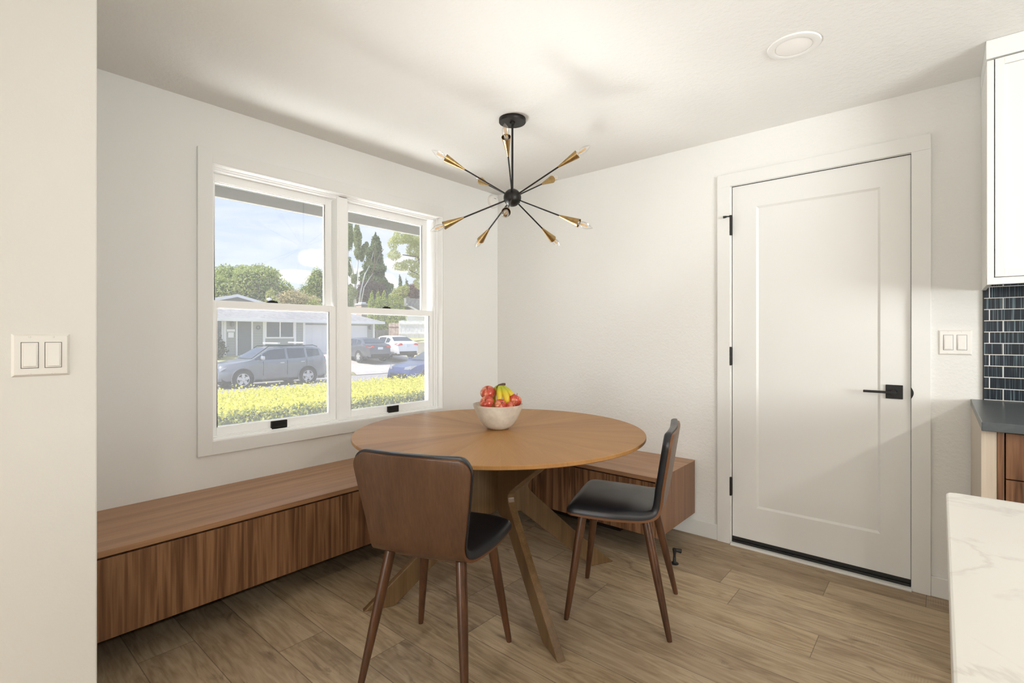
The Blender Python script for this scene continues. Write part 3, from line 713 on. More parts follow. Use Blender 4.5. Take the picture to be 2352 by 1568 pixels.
b = MB(); b.box(2.898, 4.6, -.322, -.3195, 1.42, 2.268); obj('shadow_gap', pk(b), M['gap'], t)
b = MB(); b.box(2.884, 5.2, -.010, 0, CZ + .002, 1.425); o = struct('trim_7', b, M['tile']); o['label'] = 'navy ribbed tile backsplash with white grout'
b = MB(); b.box(2.880, 2.884, -.011, 0, CZ + .001, 1.424); struct('trim_8', b, M['dark_metal'])
o = obj('countertop', MB().box(2.841, 5.2, -.78, -.0, CZ - .029, CZ), M['grey_quartz'], bevel=.002); tag(o, 'dark grey countertop running along the tiled wall', 'countertop')
t = thing('base_cabinet', 'walnut drawer cabinet under the dark grey countertop', 'cabinet', (3.4, -.37, 0))
def pk2(mb): mb.v = [(x - 3.4, y + .37, z) for x, y, z in mb.v]; return mb
cb = CZ - .030
b = MB(); b.box(2.8415, 2.8795, -.742, -.014, 0, cb); obj('filler_panel', pk2(b), M['maple'], t, bevel=.0008)
b = MB(); b.box(2.880, 2.8965, -.744, -.02, 0.0, cb); obj('side_panel', pk2(b), M['kitchen_walnut'], t, bevel=.0008)
b = MB(); b.box(2.8975, 5.2, -.72, -.02, .10, cb); b.box(2.9, 5.2, -.66, -.02, 0, .10); obj('cabinet_carcass', pk2(b), M['dark_void'], t)
for z0, z1 in ((.734, cb - .005), (.505, .730), (.105, .501)):
    for x0, x1 in ((2.900, 3.45), (3.454, 4.02), (4.024, 4.6), (4.604, 5.198)):
        b = MB(); b.box(x0, x1, -.744, -.722, z0, z1); obj('drawer_front', pk2(b), M['kitchen_walnut'], t, bevel=.001)
# island corner in the foreground
t = thing('kitchen_island', 'white veined quartz island counter in the right foreground', 'island', (3.2, -2.9, 0))
def pk3(mb): mb.v = [(x - 3.2, y + 2.9, z) for x, y, z in mb.v]; return mb
b = MB(); pr = [(2.7465, -3.9), (4.1, -3.9), (4.1, -1.826), (2.7465 + .012, -1.834), (2.7465 + .003, -1.838), (2.7465, -1.847)]
b.prism([(x, y, .880) for x, y in pr], (0, 0, .040)); obj('island_counter', pk3(b), M['quartz'], t, bevel=.003)
b = MB(); b.box(2.757, 4.09, -3.88, -1.86, 0.0, .88); obj('island_base', pk3(b), M['trim'], t)
# ================================================================== OUTSIDE
def at(px, py, X):
    f_, c_ = 1148.08, (2.739, -3.014, 1.197); u = (px - 1176) / f_; rx = -.65077 + .75927 * u; ry = .75927 + .65077 * u
    t_ = (X - c_[0]) / rx; return Vector((X, c_[1] + ry * t_, c_[2] + t_ * (770.8 - py) / f_))
def ground_z(x, y):
    """height of the ground outside: own yard, street, rise to the houses across, hill behind"""
    pts = [(0, -.42), (-5.0, -.50), (-8.0, -.78), (-9.5, -.86), (-20.4, -.86), (-20.45, -.74), (-22.0, -.64), (-29.0, .08), (-36, .35), (-60, 1.2), (-160, 3.0)]
    for (x0, z0), (x1, z1) in zip(pts, pts[1:]):
        if x <= x0 and x >= x1:
            z = z0 + (z1 - z0) * (x0 - x) / (x0 - x1); break
    else: z = pts[-1][1]
    s = max(0, min(1, (y - 17.5) / 8)) * max(0, min(1, (-21 - x) / 6))
    return z + .75 * s * s * (3 - 2 * s)
def patch(xs, ys, lift=0.0):
    m = MB(); m.grid([[(x, y, ground_z(x, y) + lift) for y in ys] for x in xs]); return m
def ground_mat(name, c1, c2, scale=3, rough=.9, detail=5):
    t = NT(name); o = t.obj(); n = t.noise(o, scale, detail, .6)
    t.bsdf(t.ramp(n, [(.35, c1), (.65, c2)]), rough, 0, .1); return t.m
M['lawn'] = ground_mat('dry_lawn', (.42, .40, .16), (.66, .60, .30), 1.3)
M['asphalt'] = ground_mat('pale_asphalt', (.33, .30, .29), (.40, .37, .355), 5)
M['concrete'] = ground_mat('pale_concrete', (.50, .45, .41), (.60, .55, .51), 2)
lin = lambda a, b, n: [a + (b - a) * k / n for k in range(n + 1)]
XS = [-.16, -2, -5, -8, -9.5]
struct('terrain_yard', patch(XS, lin(-40, 80, 12)), M['lawn'])
struct('street', patch([-9.5, -14, -20.4], lin(-80, 160, 16)), M['asphalt'])
struct('curb', MB().grid([[(x, y, z) for y in lin(-80, 11.2, 4)] for x, z in ((-20.38, -.87), (-20.40, -.735), (-20.60, -.73), (-20.62, -.80))]).grid([[(x, y, z) for y in lin(18.6, 160, 4)] for x, z in ((-20.38, -.87), (-20.40, -.735), (-20.60, -.73), (-20.62, -.80))]), M['concrete'])
struct('terrain_lawn', patch([-20.4, -20.45, -22, -24, -26, -29, -36, -60, -160], lin(-80, 16, 8) + lin(17, 32, 15) + lin(40, 200, 8)), M['lawn'])
struct('sidewalk', patch([-21.3, -22.0, -22.6], lin(-80, 160, 24), .02), M['concrete'])
struct('driveway', patch([-20.2, -20.45, -22, -24, -26, -28.9], lin(11.4, 18.6, 8), .03), M['concrete'])

# ---------------------------------------------------------------- foliage
def leaf_mat(name, cols, trans=.35, rough=.6):
    t = NT(name); rnd = t.n('NewGeometry').outputs['Random Per Island']
    c = t.ramp(rnd, [(i / (len(cols) - 1), k) for i, k in enumerate(cols)])
    df = t.n('BsdfDiffuse', Color=c); tr = t.n('BsdfTranslucent', Color=c)
    mx = t.n('MixShader', i0=trans, i1=df, i2=tr); t.t.links.new(mx.outputs[0], t.out.inputs[0]); return t.m
def cards(P, S, N=None, elong=1.0, rng=RNG):
    """small leaf quads at the points P with sizes S"""
    n = len(P); a = rng.normal(size=(n, 3)); a /= np.linalg.norm(a, axis=1)[:, None]
    if N is not None: a = a * .75 + N * .6; a /= np.linalg.norm(a, axis=1)[:, None]
    h = rng.normal(size=(n, 3)); u = np.cross(a, h); u /= np.linalg.norm(u, axis=1)[:, None]; v = np.cross(a, u)
    S = np.asarray(S)[:, None]
    q = np.stack([P - u * S * elong, P - v * S * .55, P + u * S * elong, P + v * S * .55], 1).reshape(-1, 3)
    return q
def cards_mesh(name, q, mat, parent=None):
    n = len(q) // 4; me = D.meshes.new(name)
    me.vertices.add(len(q)); me.vertices.foreach_set('co', q.astype(np.float32).ravel())
    me.loops.add(4 * n); me.loops.foreach_set('vertex_index', np.arange(4 * n, dtype=np.int32))
    me.polygons.add(n); me.polygons.foreach_set('loop_start', np.arange(0, 4 * n, 4, dtype=np.int32)); me.polygons.foreach_set('loop_total', np.full(n, 4, dtype=np.int32))
    me.update(); me.validate()
    return link(name, me, mat, parent)
# clipped hedge under the window
HX0, HX1, HY0, HY1, HZ0, HZ1 = -4.15, -2.45, -5.0, 7.5, -.50, .47
t = thing('hedge', 'long clipped yellow-green hedge outside beneath the window', 'hedge', (-3.1, 1.2, -.47))
b = MB(); nx, ny = 10, 60
def hz(x, y): return HZ1 - .07 + .025 * math.sin(x * 7 + y * 3.1) * math.cos(y * 5.3)
b.grid([[(HX0 + .1 + (HX1 - HX0 - .2) * i / nx, HY0 + (HY1 - HY0) * j / ny, hz(i, j)) for j in range(ny + 1)] for i in range(nx + 1)])
b.box(HX0 + .12, HX1 - .12, HY0, HY1, HZ0, HZ1 - .10)
b.v = [(x + 3.1, y - 1.2, z + .47) for x, y, z in b.v]
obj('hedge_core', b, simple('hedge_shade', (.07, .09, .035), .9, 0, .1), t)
def rnd(n, a, b): return RNG.uniform(a, b, n)
n1, n2 = 60000, 42000
top = np.stack([rnd(n1, HX0, HX1), rnd(n1, HY0 + 2, HY1), HZ1 + RNG.normal(0, .028, n1) - .02 + .03 * np.sin(rnd(n1, 0, 6))], 1)
spr = np.stack([rnd(3200, HX0, HX1), rnd(3200, HY0 + 2, HY1), HZ1 + rnd(3200, .0, .09)], 1)
fr = np.stack([HX1 + RNG.normal(0, .035, n2), rnd(n2, HY0 + 2, HY1), rnd(n2, HZ0, HZ1)], 1)
bk = np.stack([HX0 + RNG.normal(0, .035, 5000), rnd(5000, HY0 + 2, HY1), rnd(5000, HZ0 + .4, HZ1)], 1)
M['hedge_top'] = leaf_mat('sunlit_golden_leaves', [(.60, .60, .06), (.80, .76, .09), (.92, .85, .15), (.95, .90, .25)], .4)  # top leaves: sunlight put into a brighter yellow
M['hedge_side'] = leaf_mat('shaded_privet_leaves', [(.10, .13, .04), (.17, .21, .05), (.28, .31, .07), (.62, .60, .16)], .35)  # side leaves: shade of the hedge front put into a darker green
OFF = np.array([3.1, -1.2, .47])
P = np.concatenate([top, spr]); cards_mesh('sunlit_top_leaves', cards(P + OFF, rnd(len(P), .011, .024), np.array([[0, 0, 1.]])), M['hedge_top'], t)
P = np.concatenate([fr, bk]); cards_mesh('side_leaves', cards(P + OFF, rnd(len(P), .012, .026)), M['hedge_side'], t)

def crown_pts(blobs, n, shell=.55):
    """points in a bundle of ellipsoids (cx, cy, cz, rx, ry, rz)"""
    vol = np.array([b_[3] * b_[4] * b_[5] for b_ in blobs]) ** .66; k = RNG.choice(len(blobs), n, p=vol / vol.sum())
    B = np.array(blobs)[k]; d = RNG.normal(size=(n, 3)); d /= np.linalg.norm(d, axis=1)[:, None]
    r = (shell + (1 - shell) * RNG.random(n) ** .6)[:, None]
    clump = np.sin(d * 5.1 + B[:, :3] * 3.3).sum(1)[:, None] * .07
    return B[:, :3] + d * B[:, 3:] * (r + clump) + RNG.normal(0, .045, (n, 3)) * B[:, 3:], d
def tree(name, label, cat, base, blobs, n, size, mat, trunk=None, group=None, trunk_mat='bark', core=True):
    x, y = base; z0 = ground_z(x, y)
    t = thing(name, label, cat, (x, y, z0), 0, group)
    n = int(n * 2.6); size *= .62
    P, d = crown_pts(blobs, n); q = cards(P, rnd(n, size * .6, size * 1.3), d)
    cards_mesh('foliage', q, M[mat], t)
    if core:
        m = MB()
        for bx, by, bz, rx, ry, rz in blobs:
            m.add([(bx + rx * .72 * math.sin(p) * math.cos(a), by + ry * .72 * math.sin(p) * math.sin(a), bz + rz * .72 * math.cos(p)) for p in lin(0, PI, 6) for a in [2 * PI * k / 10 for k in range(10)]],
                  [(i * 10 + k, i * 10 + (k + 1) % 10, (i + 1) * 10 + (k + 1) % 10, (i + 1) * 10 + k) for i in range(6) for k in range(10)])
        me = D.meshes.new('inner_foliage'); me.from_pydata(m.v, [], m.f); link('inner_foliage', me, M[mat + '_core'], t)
    for br in (trunk or [[(0, 0, 0, .3), (0, 0, blobs[0][2], .15)]]):
        m = MB(); m.tube([p[:3] for p in br], [p[3] for p in br], 8); obj('trunk', m, M[trunk_mat], t, smooth=True)
    return t
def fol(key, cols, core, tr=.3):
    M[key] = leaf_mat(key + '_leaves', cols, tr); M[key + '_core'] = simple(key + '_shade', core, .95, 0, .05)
M['bark'] = simple('brown_bark', (.16, .12, .09), .9); M['white_bark'] = simple('pale_birch_bark', (.70, .68, .64), .8)
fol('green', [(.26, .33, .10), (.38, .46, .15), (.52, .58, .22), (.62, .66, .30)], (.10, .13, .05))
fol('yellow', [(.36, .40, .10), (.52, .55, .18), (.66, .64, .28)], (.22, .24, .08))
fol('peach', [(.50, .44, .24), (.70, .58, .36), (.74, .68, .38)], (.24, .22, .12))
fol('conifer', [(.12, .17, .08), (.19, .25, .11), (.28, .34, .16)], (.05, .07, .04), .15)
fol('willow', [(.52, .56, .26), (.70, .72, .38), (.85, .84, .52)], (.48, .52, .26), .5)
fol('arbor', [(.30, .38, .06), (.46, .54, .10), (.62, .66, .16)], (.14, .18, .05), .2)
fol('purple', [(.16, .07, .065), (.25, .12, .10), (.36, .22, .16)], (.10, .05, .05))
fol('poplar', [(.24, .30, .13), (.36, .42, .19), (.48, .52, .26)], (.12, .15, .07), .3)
fol('dull_purple', [(.10, .075, .07), (.16, .12, .11), (.22, .18, .15)], (.07, .05, .05))  # dull, darker purple-grey leaves
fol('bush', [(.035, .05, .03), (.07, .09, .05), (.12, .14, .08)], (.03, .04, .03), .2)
def blobs_dome(rx, ry, rz, z, n, sz, seed):
    r = np.random.default_rng(seed); B = [(0, 0, z, rx * .8, ry * .8, rz * .8)]
    for k in range(n):
        a = r.uniform(0, 2 * PI); e = r.uniform(-.2, 1.2)
        B.append((rx * .75 * math.cos(a) * math.cos(e), ry * .75 * math.sin(a) * math.cos(e), z + rz * .75 * math.sin(e), rx * sz, ry * sz, rz * sz))
    return B
tree('broadleaf_tree', 'wide rounded green tree rising behind the grey gabled roof', 'tree', (-44, at(566, 640, -44).y), blobs_dome(4.0, 4.2, 3.6, 3.3, 18, .34, 1), 14000, .17, 'green')
tree('small_tree', 'yellow-green pointed tree over the roof vent pipe', 'tree', (-38, at(622, 690, -38).y), [(0, 0, 2.5, .9, .8, 1.4), (0, -.05, 3.7, .35, .32, .9), (.2, .6, 2.2, .7, .7, 1.0)], 2400, .16, 'yellow')
tree('small_tree', 'peach-tinted tree above the middle of the roof', 'tree', (-41, at(672, 690, -41).y), [(0, 0, 3.5, 1.3, 1.4, 1.3), (0, 1.3, 3.3, 1.2, 1.1, 1.1), (0, -1.2, 3.0, 1, 1, 1.1)], 2600, .16, 'peach')
tree('broadleaf_tree', 'green tree behind the roof at the window mullion', 'tree', (-53, at(746, 660, -53).y), blobs_dome(2.8, 2.8, 3.5, 4.0, 12, .34, 3), 4500, .15, 'green')
tree('small_tree', 'pale yellow shrub peeping over the roof near mullion', 'tree', (-40, at(714, 690, -40).y), [(0, 0, 2.6, .9, .9, 1.3), (0, .7, 2.3, .8, .8, 1.2)], 1500, .14, 'yellow')
# poplars with pale stems
def rel(px, py, X, base, r=None):
    p = at(px, py, X); z0 = ground_z(*base); q = (p.x - base[0], p.y - base[1], p.z - z0)
    return q + (r,) if r is not None else q
X0 = -40; bs = at(823, 712, X0); base = (X0, bs.y)
def br(pts, X=X0, base=base): return [rel(px, py, X, base, r) for px, py, r in pts]
def blobs_at(L, X, base): return [(*rel(px, py, X, base), a, b_, c) for px, py, a, b_, c in L]
tree('poplar_tree', 'tall bare-stemmed poplar with pale forked trunk beside conifer', 'tree', base,
     blobs_at([(820, 531, .35, .26, .8), (822, 552, .45, .36, .9), (821, 580, .35, .28, .7), (836, 572, .3, .30, .45), (831, 588, .35, .30, .5), (813, 640, .25, .3, .5), (811, 672, .4, .4, .6), (842, 562, .2, .2, .3), (848, 600, .25, .25, .35)], X0, base), 2600, .13, 'poplar',
     [br([(818, 715, .15), (814, 680, .13), (819, 640, .10), (822, 600, .07), (826, 565, .04)]), br([(822, 715, .11), (828, 670, .08), (838, 630, .055), (851, 605, .035), (858, 578, .02)]), br([(826, 712, .08), (836, 660, .055), (848, 640, .035), (856, 628, .02)]), br([(817, 650, .09), (808, 610, .06), (804, 600, .04)])], None, 'white_bark', False)
X1 = -42; bs = at(803, 700, X1); base1 = (X1, bs.y)
tree('poplar_tree', 'narrow poplar cut by the window mullion, dark small crown', 'tree', base1,
     blobs_at([(803, 528, .35, .33, .9), (806, 546, .35, .33, .7), (800, 556, .4, .4, .8), (801, 602, .25, .25, .6), (803, 622, .25, .25, .6), (804, 668, .4, .4, .7), (806, 692, .5, .45, .8)], X1, base1), 2200, .13, 'poplar',
     [[rel(798, 720, X1, base1, .15), rel(797, 640, X1, base1, .1), rel(801, 560, X1, base1, .05)]], None, 'white_bark', False)
def cone_blobs(h, r, n, seed):
    rr = np.random.default_rng(seed); B = []
    for k in range(n):
        s = k / (n - 1); w_ = r * (1 - s) ** .62 + .12; a = rr.uniform(0, 6.28); o_ = w_ * .28
        B.append((o_ * math.cos(a), o_ * math.sin(a), min(.6 + s * (h - 1.0), h - .75), w_ * .84, w_ * .84, h / n * 1.25))
    return B
X2 = -50; bs = at(862, 700, X2); base2 = (X2, bs.y); top_ = at(860, 534, X2)
hh = top_.z - ground_z(*base2)
tree('conifer_tree', 'large dark conifer with a broad pointed outline', 'tree', base2, cone_blobs(hh, 2.75, 17, 4), 17000, .20, 'conifer', [[(0, 0, 0, .4), (0, 0, hh * .9, .08)], [rel(851, 668, X2 + 3.6, base2, .06), rel(861, 600, X2 + 3.4, base2, .05), rel(862, 552, X2 + 3, base2, .03)], [rel(850, 640, X2 + 3.6, base2, .06), rel(870, 590, X2 + 3.4, base2, .05), rel(881, 572, X2 + 3, base2, .03)]])
X3 = -40; bs = at(962, 700, X3); base3 = (X3, bs.y)
tree('willow_tree', 'airy pale green tree arching over the white fence', 'tree', base3,
     blobs_at([(960, 545, 1.2, 1.3, 1.0), (938, 548, .9, 1.1, .6), (915, 550, .9, .9, .5), (902, 560, .5, .6, .6), (925, 535, .9, 1.0, .5), (905, 585, .7, .7, .6), (955, 575, 1.1, 1.0, .7), (975, 560, 1.5, 1.5, 1.4), (985, 600, 1.5, 1.5, 1.4), (940, 608, .9, 1.0, .6), (960, 625, 1.0, 1.0, .8), (920, 612, .7, .8, .45), (968, 650, .9, .9, .7)], X3, base3), 6500, .14, 'willow',
     [[rel(985, 720, X3, base3, .25), rel(980, 650, X3, base3, .2), rel(960, 590, X3, base3, .1), rel(925, 585, X3, base3, .05)], [rel(980, 640, X3, base3, .1), rel(940, 620, X3, base3, .05)]], None, 'bark', False)
for q, (px, py, wd) in enumerate(((918, 632, 1.1), (933, 641, 1.05))):
    Xq = (-60, -68)[q]; bs = at(px, 690, Xq); bq = (Xq, bs.y); hq = at(px, py, Xq).z - ground_z(*bq)
    tree('conifer_tree', ('slim dark conifer far off, taller of the pair', 'slim dark conifer far off, shorter of the pair')[q], 'tree', bq, cone_blobs(hq, wd * .8, 9, 11 + q), 1600, .2, 'conifer')
X4 = -45; bs = at(922, 700, X4); b4 = (X4, bs.y)
tree('small_tree', 'bright yellow-green bush beneath the two slim conifers', 'tree', b4, blobs_at([(918, 672, .9, .9, .6), (928, 664, .7, .7, .5), (908, 682, .6, .6, .5), (925, 690, .9, .9, .7)], X4, b4), 1500, .13, 'yellow')
X5 = -49; bs = at(955, 705, X5); b5 = (X5, bs.y)
tree('maple_tree', 'purple-leaved maple under the pale green tree', 'tree', b5, blobs_at([(955, 665, 1.3, 1.3, .9), (938, 675, .9, .9, .7), (970, 680, 1.3, 1.3, 1.0), (948, 690, .9, .9, .7)], X5, b5), 2400, .13, 'purple')
X6 = -46; bs = at(838, 716, X6); b6 = (X6, bs.y)
tree('broadleaf_tree', 'dull purple tree below the conifer', 'tree', b6, blobs_at([(836, 680, 1.2, 1.2, 1.0), (850, 662, 1.2, 1.6, .8), (868, 668, 1.0, 1.0, .8)], X6, b6), 2200, .17, 'dull_purple')
arb = ['leftmost narrow arborvitae of the row by the grey house', 'second narrow arborvitae of the row', 'middle arborvitae of the row, tallest and brightest', 'fourth arborvitae of the row, touching its neighbours', 'fifth arborvitae of the row beside a shaded one', 'rightmost and most shaded arborvitae of the row', 'arborvitae standing behind the gap in the row']
for q, (px, py, hw, X_) in enumerate(((853, 674, .42, -31.5), (867, 674, .42, -31.2), (882, 672, .46, -31.0), (896, 678, .46, -30.8), (908, 680, .50, -30.6), (921, 683, .50, -30.6), (874, 684, .4, -32.4))):
    bs = at(px, 760, X_); bq = (X_, bs.y); g = ground_z(*bq); hq = at(px, py, X_).z - g
    n_ = 8; B = [(.03 * math.sin(k * 2.3), .05 * math.cos(k * 1.7 + q), .35 + (hq - .62) * k / (n_ - 1), hw * (.9, .98, 1, .98, .92, .82, .64, .34)[k], hw * (.9, .98, 1, .98, .92, .82, .64, .34)[k], hq / n_ * .95) for k in range(n_)]
    tree('arborvitae', arb[q], 'shrub', bq, B, 2600, .075, 'arbor', None, 'arborvitae row beside the grey house')

# ---------------------------------------------------------------- house across the street
def siding():
    t = NT('grey_lap_siding'); x, y, z = t.xyz(t.obj()); f = t.math('FRACT', t.math('MULTIPLY', z, 6.5))
    t.bsdf(t.mix(t.math('LESS_THAN', f, .12), (.40, .41, .39), (.30, .31, .30)), .8, 0, .2, t.bump(f, .4, .01)); return t.m
M['siding'] = siding(); M['house_trim'] = simple('house_white_trim', (.86, .85, .84), .6); M['roof'] = ground_mat('grey_shingles', (.27, .26, .26), (.39, .375, .375), 4.5)
M['slate_door'] = simple('slate_door', (.20, .21, .22), .6); M['dark_glass'] = simple('reflective_dark_glass', (.10, .11, .11), .12, 0, .8); M['garage'] = simple('garage_door_paint', (.72, .72, .73), .7)
M['brick'] = ground_mat('chimney_brick', (.45, .32, .26), (.60, .50, .44), 14)
HXf = -28.6; g0 = ground_z(HXf, 12) - .1
t = thing('house', 'single-storey grey house across the street with white garage door', 'house', (HXf, 11.5, g0))
def ph(mb): mb.v = [(x - HXf, y - 11.5, z - g0) for x, y, z in mb.v]; return mb
hy1 = 18.10; ez = 2.26
b = MB(); b.box(-36, HXf, -2, hy1, g0, ez - .02); obj('wall', ph(b), M['siding'], t)
# roof: front slope with a hip at the end
b = MB(); e0, e1 = -1.98 - .8, hy1 + .55; xf, xr = HXf + .55, -32.3; rz_ = 3.30
b.add([(xf, e0, ez - .06), (xf, e1, ez - .06), (xr, e1 - 2.2, rz_), (xr, e0, rz_), (-36.5, e1, ez - .06), (-36.5, e0, ez - .06)], [(0, 1, 2, 3), (1, 4, 2), (3, 2, 4, 5), (0, 5, 4, 1)])
obj('roof', ph(b), M['roof'], t)
b = MB(); b.box(xf - .02, xf + .03, e0, e1, ez - .22, ez - .04); b.box(-36, xf, e1 - .03, e1, ez - .20, ez - .05); b.box(-33, xf, e0, e1, ez - .20, ez - .17); obj('fascia', ph(b), M['house_trim'], t)
# gable
x0, x1 = -31.5, -34
gy = at(545, 676, x0 + .4).y; gh = at(545, 676, x0 + .4).z; gsl = (gh - at(602, 693, x0 + .4).z) / (at(602, 693, x0 + .4).y - gy); gw = at(602, 693, x0 + .4).y - gy + 1.2
b = MB()
b.add([(x0 + .4, gy - gw, gh - gw * gsl), (x0 + .4, gy, gh), (x0 + .4, gy + gw, gh - gw * gsl), (x1, gy - gw, gh - gw * gsl), (x1, gy, gh), (x1, gy + gw, gh - gw * gsl)], [(0, 1, 4, 3), (1, 2, 5, 4)])
obj('roof', ph(b), M['roof'], t)
b = MB(); b.prism([(x0 + .41, gy - gw, gh - gw * gsl - .16), (x0 + .41, gy, gh - .16), (x0 + .41, gy, gh + .02), (x0 + .41, gy - gw, gh - gw * gsl + .02)], (.04, 0, 0)); b.prism([(x0 + .41, gy + gw, gh - gw * gsl - .16), (x0 + .41, gy, gh - .16), (x0 + .41, gy, gh + .02), (x0 + .41, gy + gw, gh - gw * gsl + .02)], (.04, 0, 0)); obj('fascia', ph(b), M['house_trim'], t)
b = MB(); b.prism([(x0, gy - gw, gh - gw * gsl), (x0, gy, gh - .02), (x0, gy + gw, gh - gw * gsl)], (-.1, 0, 0)); obj('gable_wall', ph(b), M['siding'], t)
def win_(y0, y1, z0, z1, parts=2, name='window'):
    m = MB(); m.ring(y0, y1, z0, z1, .09, .09, .09, .09, HXf, HXf + .06)
    for k in range(1, parts): yy_ = y0 + (y1 - y0) * k / parts; m.box(HXf, HXf + .05, yy_ - .04, yy_ + .04, z0, z1)
    f = obj(name, ph(m), M['house_trim'], t); m = MB(); m.box(HXf, HXf + .02, y0 + .08, y1 - .08, z0 + .08, z1 - .08); obj('pane', ph(m), M['dark_glass'], f)
def hy(px, X=HXf): return at(px, 771, X).y
def hzz(px, py, X=HXf): return at(px, py, X).z
win_(hy(608), hy(676), hzz(640, 777), hzz(640, 731))
win_(4.2, hy(512), hzz(505, 785), hzz(505, 732))
b = MB(); zb, zt = g0, ez - .05
for px in (606, 677, 698, 516, 858): y_ = hy(px); b.box(HXf, HXf + .05, y_ - .07, y_ + .07, zb, zt)
b.box(HXf, HXf + .045, -2, hy1, ez - .22, ez - .02); obj('trim_board', ph(b), M['house_trim'], t)
y0, y1 = hy(541), hy(580); z1 = hzz(560, 733)
b = MB(); b.ring(y0, y1, g0 + .05, z1, .09, .09, .05, .09, HXf, HXf + .06); fr_ = obj('door_frame', ph(b), M['house_trim'], t)
b = MB(); b.box(HXf, HXf + .03, y0 + .08, y1 - .08, g0 + .1, z1 - .08); b.box(HXf + .03, HXf + .07, y0 + .12, y0 + .18, g0 + 1.0, g0 + 1.06); obj('front_door', ph(b), M['slate_door'], t)
y0, y1 = hy(700), hy(843); z1 = hzz(720, 746)
b = MB(); b.box(HXf, HXf + .03, y0, y1, g0, z1)
for k in range(1, 4): b.box(HXf + .03, HXf + .04, y0, y1, g0 + (z1 - g0) * k / 4 - .01, g0 + (z1 - g0) * k / 4 + .01)
obj('garage_door', ph(b), M['garage'], t)
for px, py in ((532, 745), (848, 752)):
    m = MB(); y_ = hy(px); z_ = hzz(px, py); m.lathe([(.03, .16), (.09, .12), (.09, -.08), (.05, -.13), (0, -.14)], 10, (HXf + .12, y_, z_)); m.box(HXf, HXf + .14, y_ - .03, y_ + .03, z_ + .05, z_ + .09); obj('porch_lamp', ph(m), M['slate_door'], t)
m = MB(); y_ = hy(530); m.box(HXf, HXf + .03, y_ - .22, y_ + .22, hzz(530, 761), hzz(530, 756)); m.box(HXf, HXf + .03, y_ - .15, y_ + .15, hzz(530, 775), hzz(530, 763)); obj('wall_plaque', ph(m), M['house_trim'], t)
m = MB(); y_ = hy(593); z_ = hzz(593, 752)
m.lathe([(.10 + .03 * math.cos(a), .03 * math.sin(a)) for a in lin(0, 2 * PI, 10)[:-1]], 18, (HXf + .03, y_, z_), (1, 0, 0), True); obj('wall_ornament', ph(m), M['slate_door'], t)
m = MB(); p = at(618, 690, -31); m.lathe([(.10, -.5), (.10, .05), (.17, .05), (.15, .14), (0, .18)], 14, (p.x, p.y, p.z)); obj('vent_pipe', ph(m), M['house_trim'], t)
p = at(832, 703, -33.5); m = MB(); m.box(p.x - .4, p.x + .4, p.y - .32, p.y + .32, 2.6, p.z + .10); ch_ = obj('chimney', ph(m), M['brick'], t); m = MB(); m.box(p.x - .46, p.x + .46, p.y - .38, p.y + .38, p.z + .10, p.z + .22); m.box(p.x - .25, p.x + .25, p.y - .2, p.y + .2, p.z + .22, p.z + .32); obj('chimney_cap', ph(m), M['house_trim'], ch_)
p = at(502, 795, -27.4)
tree('dark_shrub', 'dark shrub against the front wall of grey house', 'shrub', (-27.4, p.y - .6), [(0, 0, .9, .5, .9, .8), (0, -.4, 1.5, .45, .6, .6), (.1, .4, .5, .5, .6, .5)], 1500, .10, 'bush')
# ---------------------------------------------------------------- fences and neighbour's house
def fence(name, label, X_, pxa, pxb, pyt, h, mat, Xb=None):
    a = at(pxa, 771, X_); c = at(pxb, 771, Xb or X_); zt_ = at((pxa + pxb) / 2, pyt, (X_ + (Xb or X_)) / 2).z
    t = thing(name, label, 'fence', (a.x, a.y, zt_ - h)); n = max(3, int((Vector((c.x, c.y)) - Vector((a.x, a.y))).length / .15)); m = MB(); dx, dy = (c.x - a.x) / n, (c.y - a.y) / n
    for k in range(n): 
        s0 = Vector((dx * k, dy * k, 0)); s1 = s0 + Vector((dx, dy, 0)) * .95; nn = Vector((dy, -dx, 0)).normalized() * .02 * (1 if k % 2 else 2)
        hh_ = h - .03 * (k % 3 == 0)
        m.prism([s0, s1, s1 + Vector((0, 0, hh_)), s0 + Vector((0, 0, hh_))], nn)
    obj('board_panel', m, M[mat], t)
    for zr in (.3, h - .3):
        m = MB(); m.prism([Vector((0, 0, zr)), Vector((dx * n, dy * n, zr)), Vector((dx * n, dy * n, zr + .1)), Vector((0, 0, zr + .1))], Vector((dy, -dx, 0)).normalized() * .09)
        obj('fence_rail', m, M[mat], t)
    return t
M['white_fence'] = ground_mat('sun_bleached_fence', (.80, .78, .74), (.92, .90, .86), 6); M['brown_fence'] = ground_mat('weathered_brown_fence', (.40, .29, .24), (.60, .47, .40), 6); M['dark_fence'] = ground_mat('dark_grey_fence', (.26, .25, .22), (.34, .32, .28), 6)  # dark_fence boards are a darker grey than the other fences
fence('wooden_fence', 'dark grey picket fence between grey house and arborvitae', -29.5, 861, 902, 757, 1.2, 'dark_fence')
fence('wooden_fence', 'short brown fence section left of the white fence', -29.0, 893, 924, 741, 1.7, 'brown_fence', -28.2)
fence('wooden_fence', 'tall bleached white board fence behind the white car', -28.2, 916, 1010, 736, 1.35, 'white_fence', -27.0)
b = MB(); a = at(932, 786, -26.4); c = at(1010, 786, -25.4); b.prism([(a.x, a.y, a.z - .9), (c.x, c.y, a.z - .9), (c.x, c.y, a.z), (a.x, a.y, a.z)], (-.25, .05, 0)); o = obj('retaining_wall', b, M['concrete']); tag(o, 'low pale retaining wall under the white fence', 'wall')
Xn = -33.2; p = at(927, 690, Xn); g0n = ground_z(Xn, p.y)
t = thing('neighbour_house', 'white house with pale grey roof beyond the white fence', 'house', (Xn, p.y + 3, g0n))
